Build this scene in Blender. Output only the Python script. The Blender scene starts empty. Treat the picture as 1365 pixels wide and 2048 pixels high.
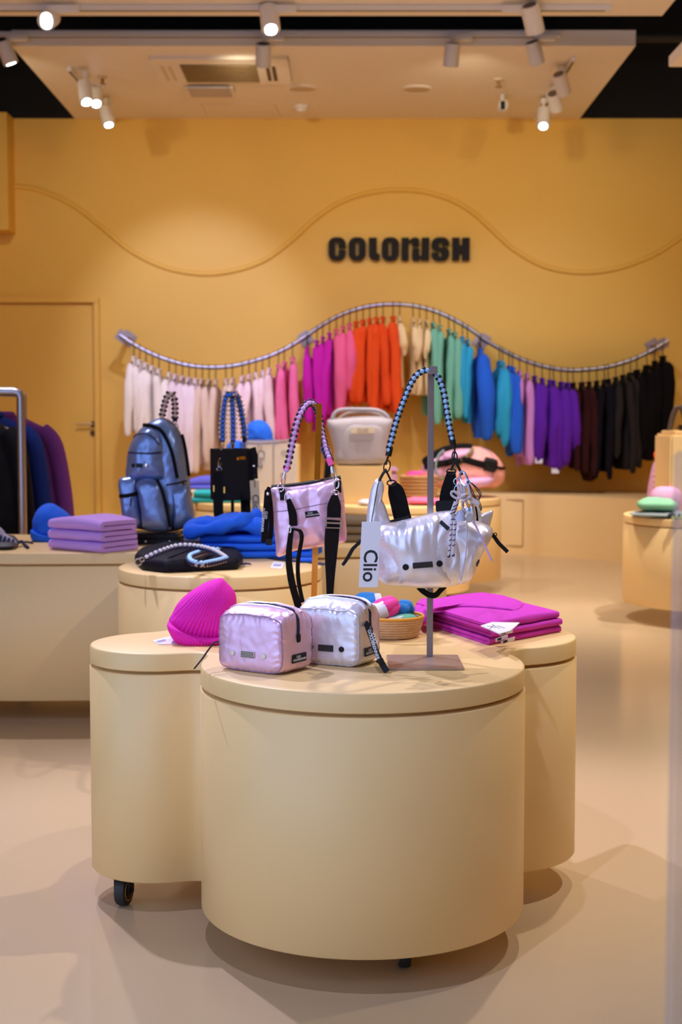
import bpy, bmesh, math, random
from mathutils import Vector, Matrix, noise
from mathutils.bvhtree import BVHTree

C = bpy.context.scene.collection
SC = bpy.context.scene
PI = math.pi
rnd = random.Random(7)

# ---------------------------------------------------------------- camera
CAM_H, F, PITCH = 1.155, 2850.0, math.radians(3.93)
CX, CY = 682.5, 1024.0
cam_d = bpy.data.cameras.new('camera')
cam = bpy.data.objects.new('camera', cam_d)
C.objects.link(cam)
cam.location = (0, 0, CAM_H)
cam.rotation_euler = (PI/2 - PITCH, 0, 0)
cam_d.sensor_fit = 'VERTICAL'
cam_d.sensor_height = 36.0
cam_d.lens = F/2048*36.0
cam_d.clip_start = 0.05
cam_d.dof.use_dof = True
cam_d.dof.focus_distance = 3.0
cam_d.dof.aperture_fstop = 5.6
SC.camera = cam

# ---------------------------------------------------------------- world: daylight through the open shop front behind the camera
w = bpy.data.worlds.new('daylight')
SC.world = w
w.use_nodes = True
w.node_tree.nodes['Background'].inputs[0].default_value = (0.46, 0.63, 1.0, 1)
w.node_tree.nodes['Background'].inputs[1].default_value = 2.75

SC.view_settings.view_transform = 'Standard'
SC.view_settings.look = 'None'
SC.view_settings.gamma = 1
SC.view_settings.use_curve_mapping = False
SC.view_settings.exposure = -0.25
SC.cycles.use_denoising = True
SC.cycles.max_bounces = 8
SC.cycles.diffuse_bounces = 5
SC.cycles.glossy_bounces = 4
SC.cycles.transparent_max_bounces = 12
SC.cycles.sample_clamp_indirect = 6
SC.cycles.caustics_reflective = False
SC.cycles.caustics_refractive = False

def spot(loc, target, watts, deg, blend=0.5, col=(1, 0.86, 0.70), rad=0.05):
    d = bpy.data.lights.new('spot_light', 'SPOT')
    d.energy = watts; d.spot_size = math.radians(deg); d.spot_blend = blend
    d.color = col; d.shadow_soft_size = rad
    o = bpy.data.objects.new('spot_light', d)
    C.objects.link(o)
    o.location = loc
    o.rotation_euler = (Vector(target) - Vector(loc)).to_track_quat('-Z', 'Y').to_euler()
    return o

WARM = (1, 0.91, 0.86)
NEUT = (1, 0.94, 1.06)
# ceiling spots: some stand for the modelled heads, the rest are added without fixtures
spot((-1.15, 9.5, 3.40), (-1.22, 12.2, 1.75), 125, 46, 0.7, (0.92, 1.0, 1.8))      # pool on the back wall, left
spot((0.1, 9.4, 3.45), (0.3, 12.0, 1.2), 75, 62, 0.9, (0.96, 1.0, 1.6))           # sign and rail
spot((1.45, 9.4, 3.40), (1.7, 12.0, 1.3), 65, 60, 0.9, (0.96, 1.0, 1.6))
WASH = (1, 0.84, 0.56)
for x_ in (-2.3, -0.7, 0.9, 2.4):
    spot((x_, 9.74, 3.50), (x_*1.02, 12.2, 2.35), 52, 100, 1.0, WASH)  # added wall washers without fixtures, lift the upper wall
    spot((x_, 8.2, 3.52), (x_*0.9, 9.4, 0.0), 195, 100, 1.0, WARM)  # added floor spots without fixtures, brighten the ceiling by bounce
spot((-1.6, 9.0, 3.45), (-1.2, 12.0, 0.9), 35, 50, 0.9, (0.96, 1.0, 1.6))  # added spot on the left garments, no fixture
spot((-1.3, 4.6, 3.45), (-0.1, 3.2, 0.6), 260, 70, 0.6, (1, 1.0, 1.5), 0.03)    # front table
spot((0.9, 4.3, 3.45), (0.1, 3.3, 0.6), 170, 70, 0.6, WARM, 0.03)
spot((-0.5, 1.6, 3.45), (0.0, 3.2, 0.5), 110, 70, 0.6, (1, 1.0, 1.5), 0.03)
spot((-1.5, 6.4, 3.45), (-0.7, 5.3, 0.6), 220, 80, 0.6, (1, 0.96, 1.15), 0.04)    # middle table
spot((0.5, 7.6, 3.45), (0.3, 8.9, 0.6), 220, 80, 0.6, WARM, 0.04)      # rear table
spot((2.2, 7.0, 3.45), (1.7, 9.0, 0.2), 480, 95, 0.8, WARM, 0.04)  # added floor fill at rear right, no fixture, for warm bounce
spot((1.8, 3.6, 3.45), (1.6, 4.8, 0.0), 270, 95, 0.8, WARM, 0.04)  # added floor fill at near right, no fixture

# ---------------------------------------------------------------- helpers
def P(px, py, Y):
    """point of the place seen at pixel (px,py) of the 1365x2048 photograph, at distance Y from the camera along the floor"""
    vx = (px - CX)/F; vy = -(py - CY)/F
    c, s = math.cos(PITCH), math.sin(PITCH)
    dy = c + vy*s; dz = -s + vy*c
    t = Y/dy
    return Vector((vx*t, Y, CAM_H + dz*t))

def PZ(px, py, z):
    vx = (px - CX)/F; vy = -(py - CY)/F
    c, s = math.cos(PITCH), math.sin(PITCH)
    dy = c + vy*s; dz = -s + vy*c
    t = (z - CAM_H)/dz
    return Vector((vx*t, dy*t, z))

def mm(px, Y):      # length of px pixels at distance Y
    return px*Y/F

def S(r, g, b):
    def f(c):
        c /= 255.0
        return c/12.92 if c <= 0.04045 else ((c + 0.055)/1.055)**2.4
    return (f(r), f(g), f(b))

MATS = {}
def mat(name, col, rough=0.6, metal=0.0, bump=None, vary=0.06, coat=0.0, sheen=0.0, alpha=1.0, emit=None, trans=0.0, spec=0.5, film=0, wave=None, vscale=8, coat_rough=0.1):
    if name in MATS: return MATS[name]
    m = bpy.data.materials.new(name); m.use_nodes = True
    nt = m.node_tree; N = nt.nodes; L = nt.links
    b = N['Principled BSDF']
    b.inputs['Roughness'].default_value = rough
    b.inputs['Metallic'].default_value = metal
    b.inputs['Coat Weight'].default_value = coat
    b.inputs['Coat Roughness'].default_value = coat_rough
    b.inputs['Sheen Weight'].default_value = sheen
    b.inputs['Sheen Tint'].default_value = (*col, 1)
    b.inputs['Alpha'].default_value = alpha
    b.inputs['Transmission Weight'].default_value = trans
    b.inputs['Specular IOR Level'].default_value = spec
    if film:
        b.inputs['Thin Film Thickness'].default_value = film
        b.inputs['Thin Film IOR'].default_value = 1.65
    tc = N.new('ShaderNodeTexCoord')
    if vary:
        n = N.new('ShaderNodeTexNoise'); n.inputs['Scale'].default_value = vscale; n.inputs['Detail'].default_value = 4
        L.new(tc.outputs['Object'], n.inputs['Vector'])
        mx = N.new('ShaderNodeMix'); mx.data_type = 'RGBA'
        mx.inputs['A'].default_value = (*[c*(1 - vary) for c in col], 1)
        mx.inputs['B'].default_value = (*[min(1, c*(1 + vary)) for c in col], 1)
        L.new(n.outputs['Fac'], mx.inputs['Factor'])
        L.new(mx.outputs['Result'], b.inputs['Base Color'])
    else:
        b.inputs['Base Color'].default_value = (*col, 1)
    if bump or wave:
        bp = N.new('ShaderNodeBump')
        if wave:
            t = N.new('ShaderNodeTexWave'); t.inputs['Scale'].default_value = wave[0]; t.bands_direction = wave[2] if len(wave) > 2 else 'X'
            t.inputs['Distortion'].default_value = wave[3] if len(wave) > 3 else 0.5
            bp.inputs['Strength'].default_value = wave[1]; bp.inputs['Distance'].default_value = 0.004
        else:
            t = N.new('ShaderNodeTexNoise'); t.inputs['Scale'].default_value = bump[0]; t.inputs['Detail'].default_value = 5
            bp.inputs['Strength'].default_value = bump[1]; bp.inputs['Distance'].default_value = 0.003
        L.new(tc.outputs['Object'], t.inputs['Vector'])
        L.new(t.outputs['Fac'], bp.inputs['Height'])
        L.new(bp.outputs['Normal'], b.inputs['Normal'])
    if emit:
        b.inputs['Emission Color'].default_value = (*emit[0], 1)
        b.inputs['Emission Strength'].default_value = emit[1]
    MATS[name] = m
    return m

WLOC = {}
def obj(name, vf, m, parent=None, loc=None, smooth=True, ang=0.7, kind=None):
    """one mesh object; vf holds world coordinates"""
    base = WLOC[parent.name] if parent is not None else Vector(loc if loc is not None else (0, 0, 0))
    if parent is not None and loc is not None: org = Vector(loc)
    else: org = base
    me = bpy.data.meshes.new(name)
    me.from_pydata([tuple(Vector(v) - org) for v in vf[0]], [], vf[1])
    me.validate()
    if m is not None: me.materials.append(m)
    bm = bmesh.new(); bm.from_mesh(me)
    bmesh.ops.recalc_face_normals(bm, faces=bm.faces)
    bm.to_mesh(me); bm.free()
    if smooth:
        me.polygons.foreach_set('use_smooth', [True]*len(me.polygons))
        me.set_sharp_from_angle(angle=ang)
    o = bpy.data.objects.new(name, me); C.objects.link(o)
    if parent is not None:
        o.parent = parent; o.location = org - base
    else:
        o.location = org
    WLOC[o.name] = org
    if kind: o['kind'] = kind
    return o

def thing(name, label, cat, loc, group=None):
    o = bpy.data.objects.new(name, None); C.objects.link(o)
    o.empty_display_size = 0.05
    o.location = loc; WLOC[o.name] = Vector(loc)
    o['label'] = label; o['category'] = cat
    if group: o['group'] = group
    return o

def tag(o, label, cat, group=None):
    o['label'] = label; o['category'] = cat
    if group: o['group'] = group
    return o

def base_of(vf):
    xs = [v[0] for v in vf[0]]; ys = [v[1] for v in vf[0]]; zs = [v[2] for v in vf[0]]
    return Vector(((min(xs)+max(xs))/2, (min(ys)+max(ys))/2, min(zs)))

def single(name, vf, m, label, cat, group=None, **k):
    return tag(obj(name, vf, m, loc=base_of(vf), **k), label, cat, group)

def join(*vfs):
    V, Fc = [], []
    for v, f in vfs:
        n = len(V); V += list(v); Fc += [[i + n for i in q] for q in f]
    return V, Fc

def move(vf, d):
    d = Vector(d); return [Vector(v) + d for v in vf[0]], vf[1]

def xf(vf, M):
    return [M @ Vector(v) for v in vf[0]], vf[1]

def rotz(a, at=(0, 0, 0)):
    return Matrix.Translation(at) @ Matrix.Rotation(a, 4, 'Z') @ Matrix.Translation(-Vector(at))

def frame(o, r, u, n=None):
    """matrix taking local (x,y,z) to o + x*r + y*u + z*n"""
    r = Vector(r).normalized(); u = Vector(u).normalized()
    n = r.cross(u).normalized() if n is None else Vector(n)
    M = Matrix.Identity(4)
    for i in range(3):
        M[i][0] = r[i]; M[i][1] = u[i]; M[i][2] = n[i]; M[i][3] = o[i]
    return M

def box(x0, x1, y0, y1, z0, z1, bev=0.0, seg=2):
    bm = bmesh.new(); bmesh.ops.create_cube(bm, size=1)
    for v in bm.verts:
        v.co = ((x0+x1)/2 + v.co.x*(x1-x0), (y0+y1)/2 + v.co.y*(y1-y0), (z0+z1)/2 + v.co.z*(z1-z0))
    if bev: bmesh.ops.bevel(bm, geom=bm.edges[:], offset=bev, segments=seg, affect='EDGES')
    bm.verts.index_update()
    r = [v.co.copy() for v in bm.verts], [[v.index for v in f.verts] for f in bm.faces]
    bm.free(); return r

def smooth_path(pts, n=8, closed=False):
    pts = [Vector(p) for p in pts]; m = len(pts); out = []
    rng = range(m if closed else m - 1)
    for i in rng:
        if closed: a, b, c, d = pts[(i-1) % m], pts[i], pts[(i+1) % m], pts[(i+2) % m]
        else: a, b, c, d = pts[max(i-1, 0)], pts[i], pts[i+1], pts[min(i+2, m-1)]
        for k in range(n):
            t = k/n
            out.append(0.5*((2*b) + (c-a)*t + (2*a-5*b+4*c-d)*t*t + (3*b-a-3*c+d)*t**3))
    if not closed: out.append(pts[-1])
    return out

def frames(path, closed=False, up=None):
    m = len(path); T = []
    for i in range(m):
        a = path[(i-1) % m] if (closed or i > 0) else path[i]
        b = path[(i+1) % m] if (closed or i < m-1) else path[i]
        T.append((b - a).normalized() if (b - a).length > 1e-9 else Vector((0, 0, 1)))
    if up is None: up = Vector((0, 0, 1)) if abs(T[0].z) < 0.9 else Vector((0, 1, 0))
    else: up = Vector(up)
    n = (up - T[0]*up.dot(T[0])).normalized()
    out = []
    for t in T:
        n = n - t*n.dot(t)
        n = n.normalized() if n.length > 1e-6 else t.orthogonal().normalized()
        out.append((t, n, t.cross(n)))
    return out

def tube(path, r, n=8, closed=False, flat=None, up=None):
    """round tube (flat=(a,b): elliptical half axes along the carried normal and binormal)"""
    path = [Vector(p) for p in path]; fr = frames(path, closed, up); V, Fc = [], []
    m = len(path)
    for i, (p, (t, nn, b)) in enumerate(zip(path, fr)):
        rr = r[i] if isinstance(r, (list, tuple)) else r
        for k in range(n):
            a = 2*PI*k/n
            if flat: V.append(p + nn*(flat[0]*math.cos(a)) + b*(flat[1]*math.sin(a)))
            else: V.append(p + nn*(rr*math.cos(a)) + b*(rr*math.sin(a)))
    for i in range(m if closed else m-1):
        for k in range(n):
            j = (i+1) % m
            Fc.append([i*n+k, i*n+(k+1) % n, j*n+(k+1) % n, j*n+k])
    if not closed:
        Fc.append(list(range(n))[::-1]); Fc.append([(m-1)*n+k for k in range(n)])
    return V, Fc

def cyl(p0, p1, r, n=20, r1=None):
    return tube([p0, p1], [r, r if r1 is None else r1], n)

def ribbon(path, width, thick, up):
    """flat strap: up = direction of its width (vector, or list per point)"""
    path = [Vector(p) for p in path]; m = len(path); V, Fc = [], []
    for i, p in enumerate(path):
        a = path[max(i-1, 0)]; b = path[min(i+1, m-1)]
        t = (b - a).normalized()
        u = Vector(up[i] if isinstance(up, list) else up)
        u = (u - t*u.dot(t)).normalized(); n = t.cross(u)
        wd = (width[i] if isinstance(width, (list, tuple)) else width)/2
        for sa, sb in ((-1, -1), (1, -1), (1, 1), (-1, 1)):
            V.append(p + u*(wd*sa) + n*(thick/2*sb))
    for i in range(m-1):
        for k in range(4):
            Fc.append([i*4+k, i*4+(k+1) % 4, (i+1)*4+(k+1) % 4, (i+1)*4+k])
    Fc.append([3, 2, 1, 0]); Fc.append([(m-1)*4+k for k in range(4)])
    return V, Fc

def lathe(prof, at, n=32):
    at = Vector(at); V, Fc = [], []
    for r, z in prof:
        for k in range(n):
            a = 2*PI*k/n
            V.append(at + Vector((r*math.cos(a), r*math.sin(a), z)))
    for i in range(len(prof)-1):
        for k in range(n):
            Fc.append([i*n+k, i*n+(k+1) % n, (i+1)*n+(k+1) % n, (i+1)*n+k])
    if prof[0][0] > 1e-5: Fc.append(list(range(n))[::-1])
    if prof[-1][0] > 1e-5: Fc.append([(len(prof)-1)*n+k for k in range(n)])
    return V, Fc

def offset_outline(o2, d):
    m = len(o2); out = []
    for i in range(m):
        a, b = o2[i-1], o2[(i+1) % m]
        t = Vector((b[0]-a[0], b[1]-a[1])).normalized()
        out.append((o2[i][0] + t.y*d, o2[i][1] - t.x*d))     # outline counter-clockwise: outward = +d
    return out

def rings_solid(o2, steps):
    """steps: (z, outward offset) from the bottom up; capped at both ends"""
    V, Fc = [], []; m = len(o2)
    for z, d in steps:
        for (x, y) in (offset_outline(o2, d) if d else o2): V.append(Vector((x, y, z)))
    for i in range(len(steps)-1):
        for k in range(m):
            Fc.append([i*m+k, i*m+(k+1) % m, (i+1)*m+(k+1) % m, (i+1)*m+k])
    Fc.append(list(range(m))[::-1]); Fc.append([(len(steps)-1)*m+k for k in range(m)])
    return V, Fc

def resample(o2, n):
    pts = [Vector((p[0], p[1], 0)) for p in o2]
    pts = smooth_path(pts, 8, True)
    L = [0]
    for i in range(len(pts)): L.append(L[-1] + (pts[(i+1) % len(pts)] - pts[i]).length)
    out = []; j = 0
    for k in range(n):
        s = L[-1]*k/n
        while L[j+1] < s: j += 1
        t = (s - L[j])/max(1e-9, L[j+1]-L[j])
        q = pts[j].lerp(pts[(j+1) % len(pts)], t)
        out.append((q.x, q.y))
    return out

def pillow(o2, M, T, Tb=None, n=64, rings=10, p=2.5, q=2.0, wr=0.0, ws=30, gather=0.0, ng=24, seed=0, c=None, rib=None, folds=None, fan=None):
    """puffed closed shape from a flat outline; M = frame matrix (x,y in the plane, z = towards the viewer)"""
    Tb = T if Tb is None else Tb
    o = resample(o2, n)
    cx = sum(a for a, b in o)/n if c is None else c[0]; cy = sum(b for a, b in o)/n if c is None else c[1]
    V, Fc = [], []
    def h(s): return max(0.0, 1 - s**p)**(1/q)
    ph = rnd.random()*10
    def side(sgn, Tt):
        idx = []
        for i in range(rings):
            s = (i/rings)**0.75
            row = []
            for k in range(n if i else 1):
                x = cx + s*(o[k][0]-cx); y = cy + s*(o[k][1]-cy)
                t = Tt*h(s)
                if wr: t += wr*h(s)*noise.noise(Vector((x*ws + seed*3.1, y*ws*0.6, seed + sgn)))*1.4 + wr*0.6*h(s)*noise.noise(Vector((x*ws*2.3, y*ws*2 + seed, 5)))
                if gather: t += gather*(s**3)*h(s)*math.sin(2*PI*ng*k/n + 2.5*noise.noise(Vector((k*0.21, ph, seed))))
                if folds:   # long creases: amplitude, frequency across, frequency along, height bias
                    fa, fx, fz = folds[:3]
                    b_ = 1.0 if len(folds) < 4 else min(1, max(0.12, (y - folds[3])/folds[4]))
                    q_ = noise.noise(Vector((x*fx + 1.3*noise.noise(Vector((x*12, y*18, seed))), y*fz, seed*2.7)))
                    t += fa*h(s)*b_*(1 - 2.2*abs(q_))
                if fan:
                    ang_ = math.atan2(x-fan[2], fan[3]-y); t += fan[0]*math.sin(fan[1]*ang_ + 0.8*noise.noise(Vector((x*20, y*20, 1))))*min(1, 3*h(s))
                if rib: t += rib[0]*math.sin(2*PI*(x*math.cos(rib[2]) + y*math.sin(rib[2]))/rib[1])*min(1, 3*h(s))
                row.append(len(V)); V.append(M @ Vector((x, y, sgn*t)))
            idx.append(row)
        return idx
    A = side(1, T); B = side(-1, Tb)
    rim = []
    for k in range(n):
        rim.append(len(V)); V.append(M @ Vector((o[k][0], o[k][1], 0)))
    for idx, fl in ((A, False), (B, True)):
        rows = idx + [rim]
        for k in range(n):
            f = [rows[0][0], rows[1][k], rows[1][(k+1) % n]]
            Fc.append(f[::-1] if fl else f)
        for i in range(1, len(rows)-1):
            for k in range(n):
                f = [rows[i][k], rows[i+1][k], rows[i+1][(k+1) % n], rows[i][(k+1) % n]]
                Fc.append(f[::-1] if fl else f)
    return V, Fc

def facing(Y):      # vertical plane at distance Y seen from the front: x = world x, y = world z, z = towards the camera
    return frame((0, Y, 0), (1, 0, 0), (0, 0, 1), (0, -1, 0))

def pil(pts, Y, T, **k):
    """pillow whose outline is given by picture points at distance Y"""
    o2 = []
    for px, py in pts:
        v = P(px, py, Y); o2.append((v.x, v.z))
    if 'c' in k and k['c'] is not None:
        v = P(k['c'][0], k['c'][1], Y); k['c'] = (v.x, v.z)
    return pillow(o2, facing(Y), T, **k)

def on_surface(vf, x, z, y_from=-5.0):
    bv = BVHTree.FromPolygons([tuple(v) for v in vf[0]], vf[1])
    h = bv.ray_cast(Vector((x, y_from, z)), Vector((0, 1, 0)))
    return (h[0], h[1]) if h[0] is not None else (None, None)

def hit(vf, px, py, lift=0.0):
    """where the line of sight through a picture point meets a shape, lifted off it by a little"""
    bv = BVHTree.FromPolygons([tuple(v) for v in vf[0]], vf[1])
    o = Vector((0, 0, CAM_H)); d = (P(px, py, 1.0) - o).normalized()
    h = bv.ray_cast(o, d)
    if h[0] is None: return None, None
    n = h[1] if h[1].dot(d) < 0 else -h[1]
    return h[0] + n*lift, n

def drape(vf, pts, lift=0.001, n=4):
    """path lying on a shape, through picture points"""
    out = []
    for p in smooth_path([Vector((a, b, 0)) for a, b in pts], n):
        h, nn = hit(vf, p.x, p.y, lift)
        if h is not None: out.append((h, nn))
    return out

def patch(M, wd, ht, th=0.002, bev=0.0008):
    return xf(box(-wd/2, wd/2, -ht/2, ht/2, 0, th, bev, 1), M)

def surf_frame(h, n, right=(1, 0, 0)):
    r = Vector(right); r = (r - n*r.dot(n)).normalized(); u = n.cross(r)
    return frame(h, r, u, n)

_txt = {}
def text(s, size, M, ext=0.0004, bold=0.0, align='CENTER', spacing=1.0, line=1.0):
    c = bpy.data.curves.new('lettering', 'FONT'); c.body = s; c.size = size; c.extrude = ext; c.offset = bold
    c.align_x = align; c.align_y = 'CENTER'; c.space_character = spacing; c.space_line = line; c.resolution_u = 3
    o = bpy.data.objects.new('lettering', c); C.objects.link(o)
    bpy.context.view_layer.update()
    me = bpy.data.meshes.new_from_object(o.evaluated_get(bpy.context.evaluated_depsgraph_get()))
    r = [M @ v.co for v in me.vertices], [list(p.vertices) for p in me.polygons]
    bpy.data.objects.remove(o); bpy.data.curves.remove(c); bpy.data.meshes.remove(me)
    return r

def ellipsoid(c, ax, n=8, m=5):
    """ax: three half-axis vectors"""
    c = Vector(c); V, Fc = [], []
    a, b, d = [Vector(v) for v in ax]
    V.append(c + d)
    for i in range(1, m):
        th = PI*i/m
        for k in range(n):
            ph = 2*PI*k/n
            V.append(c + a*(math.sin(th)*math.cos(ph)) + b*(math.sin(th)*math.sin(ph)) + d*math.cos(th))
    V.append(c - d)
    for k in range(n): Fc.append([0, 1+k, 1+(k+1) % n])
    for i in range(m-2):
        for k in range(n):
            Fc.append([1+i*n+k, 1+(i+1)*n+k, 1+(i+1)*n+(k+1) % n, 1+i*n+(k+1) % n])
    l = len(V)-1
    for k in range(n): Fc.append([l, 1+(m-2)*n+(k+1) % n, 1+(m-2)*n+k])
    return V, Fc

def arc_points(path, step):
    """evenly spaced (point, tangent) along a path"""
    out = []; acc = 0.0; nxt = 0.0
    for a, b in zip(path, path[1:]):
        L = (b-a).length
        while nxt <= acc + L and L > 0:
            out.append((a.lerp(b, (nxt-acc)/L), (b-a)/L)); nxt += step
        acc += L
    return out

def braid(path, wd, step, view=(0, -1, 0)):
    """knotted cord strap: front beads, side loops and back beads as three shapes, and the core"""
    core = tube(path, wd*0.30, 6)
    A, B, D = [], [], []
    for i, (p, t) in enumerate(arc_points(path, step)):
        v = Vector(view); s = t.cross(v)
        s = s.normalized() if s.length > 0.05 else Vector((1, 0, 0))
        f = s.cross(t).normalized()
        if f.dot(v) < 0: f = -f
        A.append(ellipsoid(p + f*wd*0.24, (s*wd*0.30, f*wd*0.24, t*step*0.46), 8, 5))
        D.append(ellipsoid(p - f*wd*0.24, (s*wd*0.30, f*wd*0.24, t*step*0.46), 6, 4))
        q = p + t*step*0.5
        for k in (-1, 1):
            B.append(ellipsoid(q + s*(k*wd*0.33), (s*wd*0.19, f*wd*0.30, t*step*0.36), 6, 4))
    return core, join(*A), join(*B), join(*D)

def loop(c, r, u, rx, ry, rad, n=20, seg=6):
    """closed oval ring"""
    c = Vector(c); r = Vector(r).normalized(); u = Vector(u).normalized()
    return tube([c + r*(rx*math.cos(2*PI*k/n)) + u*(ry*math.sin(2*PI*k/n)) for k in range(n)], rad, seg, True)

def fold_cloth(o, u, v, W, L, t, layers, seed=0, taper=0.004, sag=0.0, nv=9, open_first=False):
    """cloth folded to and fro: layers of length W along u, swept L along v from corner o, fold rounded; zig-zag section"""
    r = random.Random(seed)
    u = Vector(u).normalized(); v = Vector(v).normalized(); o = Vector(o); z = Vector((0, 0, 1))
    gap = t*1.04
    cl = []          # centre line (a along u, h up)
    na = 5
    for i in range(layers):
        h = t/2 + i*gap
        ins = r.uniform(0, 0.02)*W if i else 0
        a0, a1 = (t/2 + ins*0.3, W - t/2 - ins)
        seq = [(a0 + (a1-a0)*k/na, h) for k in range(na+1)]
        if i % 2 == 0: seq = seq[::-1]
        cl += seq
        if i < layers-1:
            ea = seq[-1][0]; sg = -1 if i % 2 == 0 else 1
            for k in range(1, 5):
                an = -PI/2 + PI*k/5
                cl.append((ea + sg*gap/2*math.cos(an), h + gap/2 + gap/2*math.sin(an)))
    m = len(cl); lo, hi = [], []
    for i in range(m):
        a = cl[max(i-1, 0)]; b = cl[min(i+1, m-1)]
        d = Vector((b[0]-a[0], b[1]-a[1])).normalized(); nx, nz = -d.y, d.x
        lo.append((cl[i][0] - nx*t/2*0.96, cl[i][1] - nz*t/2*0.96)); hi.append((cl[i][0] + nx*t/2*0.96, cl[i][1] + nz*t/2*0.96))
    sec = lo + hi[::-1]; ns = len(sec); V, Fc = [], []
    H = layers*gap
    for j in range(nv):
        f = j/(nv-1)
        e = 1.0
        if j == 0 or j == nv-1: e = 0.86
        sh = 0.006*noise.noise(Vector((f*2.3, seed*1.7, 0)))
        for (a, h) in sec:
            # rounded ends: each layer thins towards its centre line
            i_l = min(layers-1, max(0, int(h/gap))); hc = t/2 + i_l*gap
            hh = hc + (h-hc)*(e if e < 1 else 1)
            hz = hh + sag*math.sin(PI*f)*(hh/H) + 0.10*t*noise.noise(Vector((a*14, f*3 + seed, i_l*2.0)))*min(1, i_l + 0.0)
            V.append(o + u*(a + sh + 0.004*noise.noise(Vector((f*4, i_l*3.3, seed)))) + v*(f*L + (0.003*noise.noise(Vector((a*20, i_l*5, seed))) if j in (0, nv-1) else 0)) + z*max(0.0002, hz))
    for j in range(nv-1):
        for k in range(ns):
            Fc.append([j*ns+k, j*ns+(k+1) % ns, (j+1)*ns+(k+1) % ns, (j+1)*ns+k])
    # end caps as quads between the two sides of the section
    for j in (0, nv-1):
        for i in range(m-1):
            q = [j*ns+i, j*ns+i+1, j*ns+ns-2-i, j*ns+ns-1-i]
            Fc.append(q)
    return V, Fc

def slab(pts_xy, z0, h, n=48, rings=8, wr=0.0, ws=12, seed=0, p=7, q=2.2, gather=0.0):
    return pillow(pts_xy, frame((0, 0, z0 + h/2), (1, 0, 0), (0, 1, 0), (0, 0, 1)), h/2, h/2, n=n, rings=rings, p=p, q=q, wr=wr, ws=ws, seed=seed, gather=gather)

def superbox(c, r, d, W, D, H, n=14, e=5.0, dome=0.0, wr=0.0, seed=0, gather=0.0):
    """padded rounded box; c = centre of its base, r = right direction, d = depth direction"""
    c = Vector(c); r = Vector(r).normalized(); d = Vector(d).normalized(); z = Vector((0, 0, 1))
    bm = bmesh.new(); bmesh.ops.create_cube(bm, size=2)
    bmesh.ops.subdivide_edges(bm, edges=bm.edges[:], cuts=n, use_grid_fill=True)
    V = []
    for v in bm.verts:
        x, y, zz = v.co
        k = (abs(x)**e + abs(y)**e + abs(zz)**e)**(1/e)
        x, y, zz = x/k, y/k, zz/k
        px_ = x*W/2; py_ = y*D/2; pz = H/2 + zz*H/2
        if zz > 0: pz += dome*(1 - y*y)*(1 - 0.35*x*x)*zz
        if zz < 0: pz = H/2 + zz*H/2*(1 if zz > -0.9 else 1)
        if wr and zz > -0.95:
            nn = noise.noise(Vector((px_*34 + seed, py_*34, pz*30)))*0.7 + 0.5*noise.noise(Vector((px_*70, py_*70 + seed, pz*60)))
            gg = 0.0
            if gather:
                if abs(y) >= max(abs(x), abs(zz)): p_, q_, cp, cq = x, zz, px_, pz
                elif abs(x) >= abs(zz): p_, q_, cp, cq = y, zz, py_, pz
                else: p_, q_, cp, cq = x, y, px_, py_
                run = cp if abs(q_) > abs(p_) else cq
                m = max(abs(p_), abs(q_))
                gg = gather*(m**6)*math.sin(run*430 + 4*noise.noise(Vector((px_*40 + seed, py_*40, pz*40))))*(0.5 + 0.9*abs(noise.noise(Vector((run*60, seed, m*3)))))
            s = wr*nn + gg
            px_ += s*x; py_ += s*y; pz += s*zz
        V.append(c + r*px_ + d*py_ + z*max(0.0005, pz))
    bm.verts.index_update()
    Fc = [[q.index for q in f.verts] for f in bm.faces]
    bm.free()
    return V, Fc

def round_poly(pts):
    out = []; m = len(pts)
    for i in range(m):
        p = Vector(pts[i][:2]); rad = pts[i][2] if len(pts[i]) > 2 else 0
        if not rad: out.append(p); continue
        a = Vector(pts[i-1][:2]); b = Vector(pts[(i+1) % m][:2])
        da = (a-p).normalized(); db = (b-p).normalized()
        rad = min(rad, (a-p).length*0.5 if len(pts[i-1]) > 2 else (a-p).length, (b-p).length*0.5 if len(pts[(i+1) % m]) > 2 else (b-p).length)
        p0 = p + da*rad; p1 = p + db*rad
        for k in range(7):
            t = k/6
            # quarter circle when the corner is square
            th = t*PI/2
            out.append(p0 + (p-p0)*math.sin(th) + (p1-p)*(1-math.cos(th)))
    return out

def poly_solid(loops, depth, M):
    c = bpy.data.curves.new('glyph', 'CURVE'); c.dimensions = '2D'; c.fill_mode = 'BOTH'; c.extrude = depth/2
    for lp in loops:
        s = c.splines.new('POLY'); s.points.add(len(lp)-1)
        for q, p in zip(s.points, lp): q.co = (p[0], p[1], 0, 1)
        s.use_cyclic_u = True
    o = bpy.data.objects.new('glyph', c); C.objects.link(o)
    bpy.context.view_layer.update()
    me = bpy.data.meshes.new_from_object(o.evaluated_get(bpy.context.evaluated_depsgraph_get()))
    r = [M @ v.co for v in me.vertices], [list(p.vertices) for p in me.polygons]
    bpy.data.objects.remove(o); bpy.data.curves.remove(c); bpy.data.meshes.remove(me)
    return r

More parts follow.
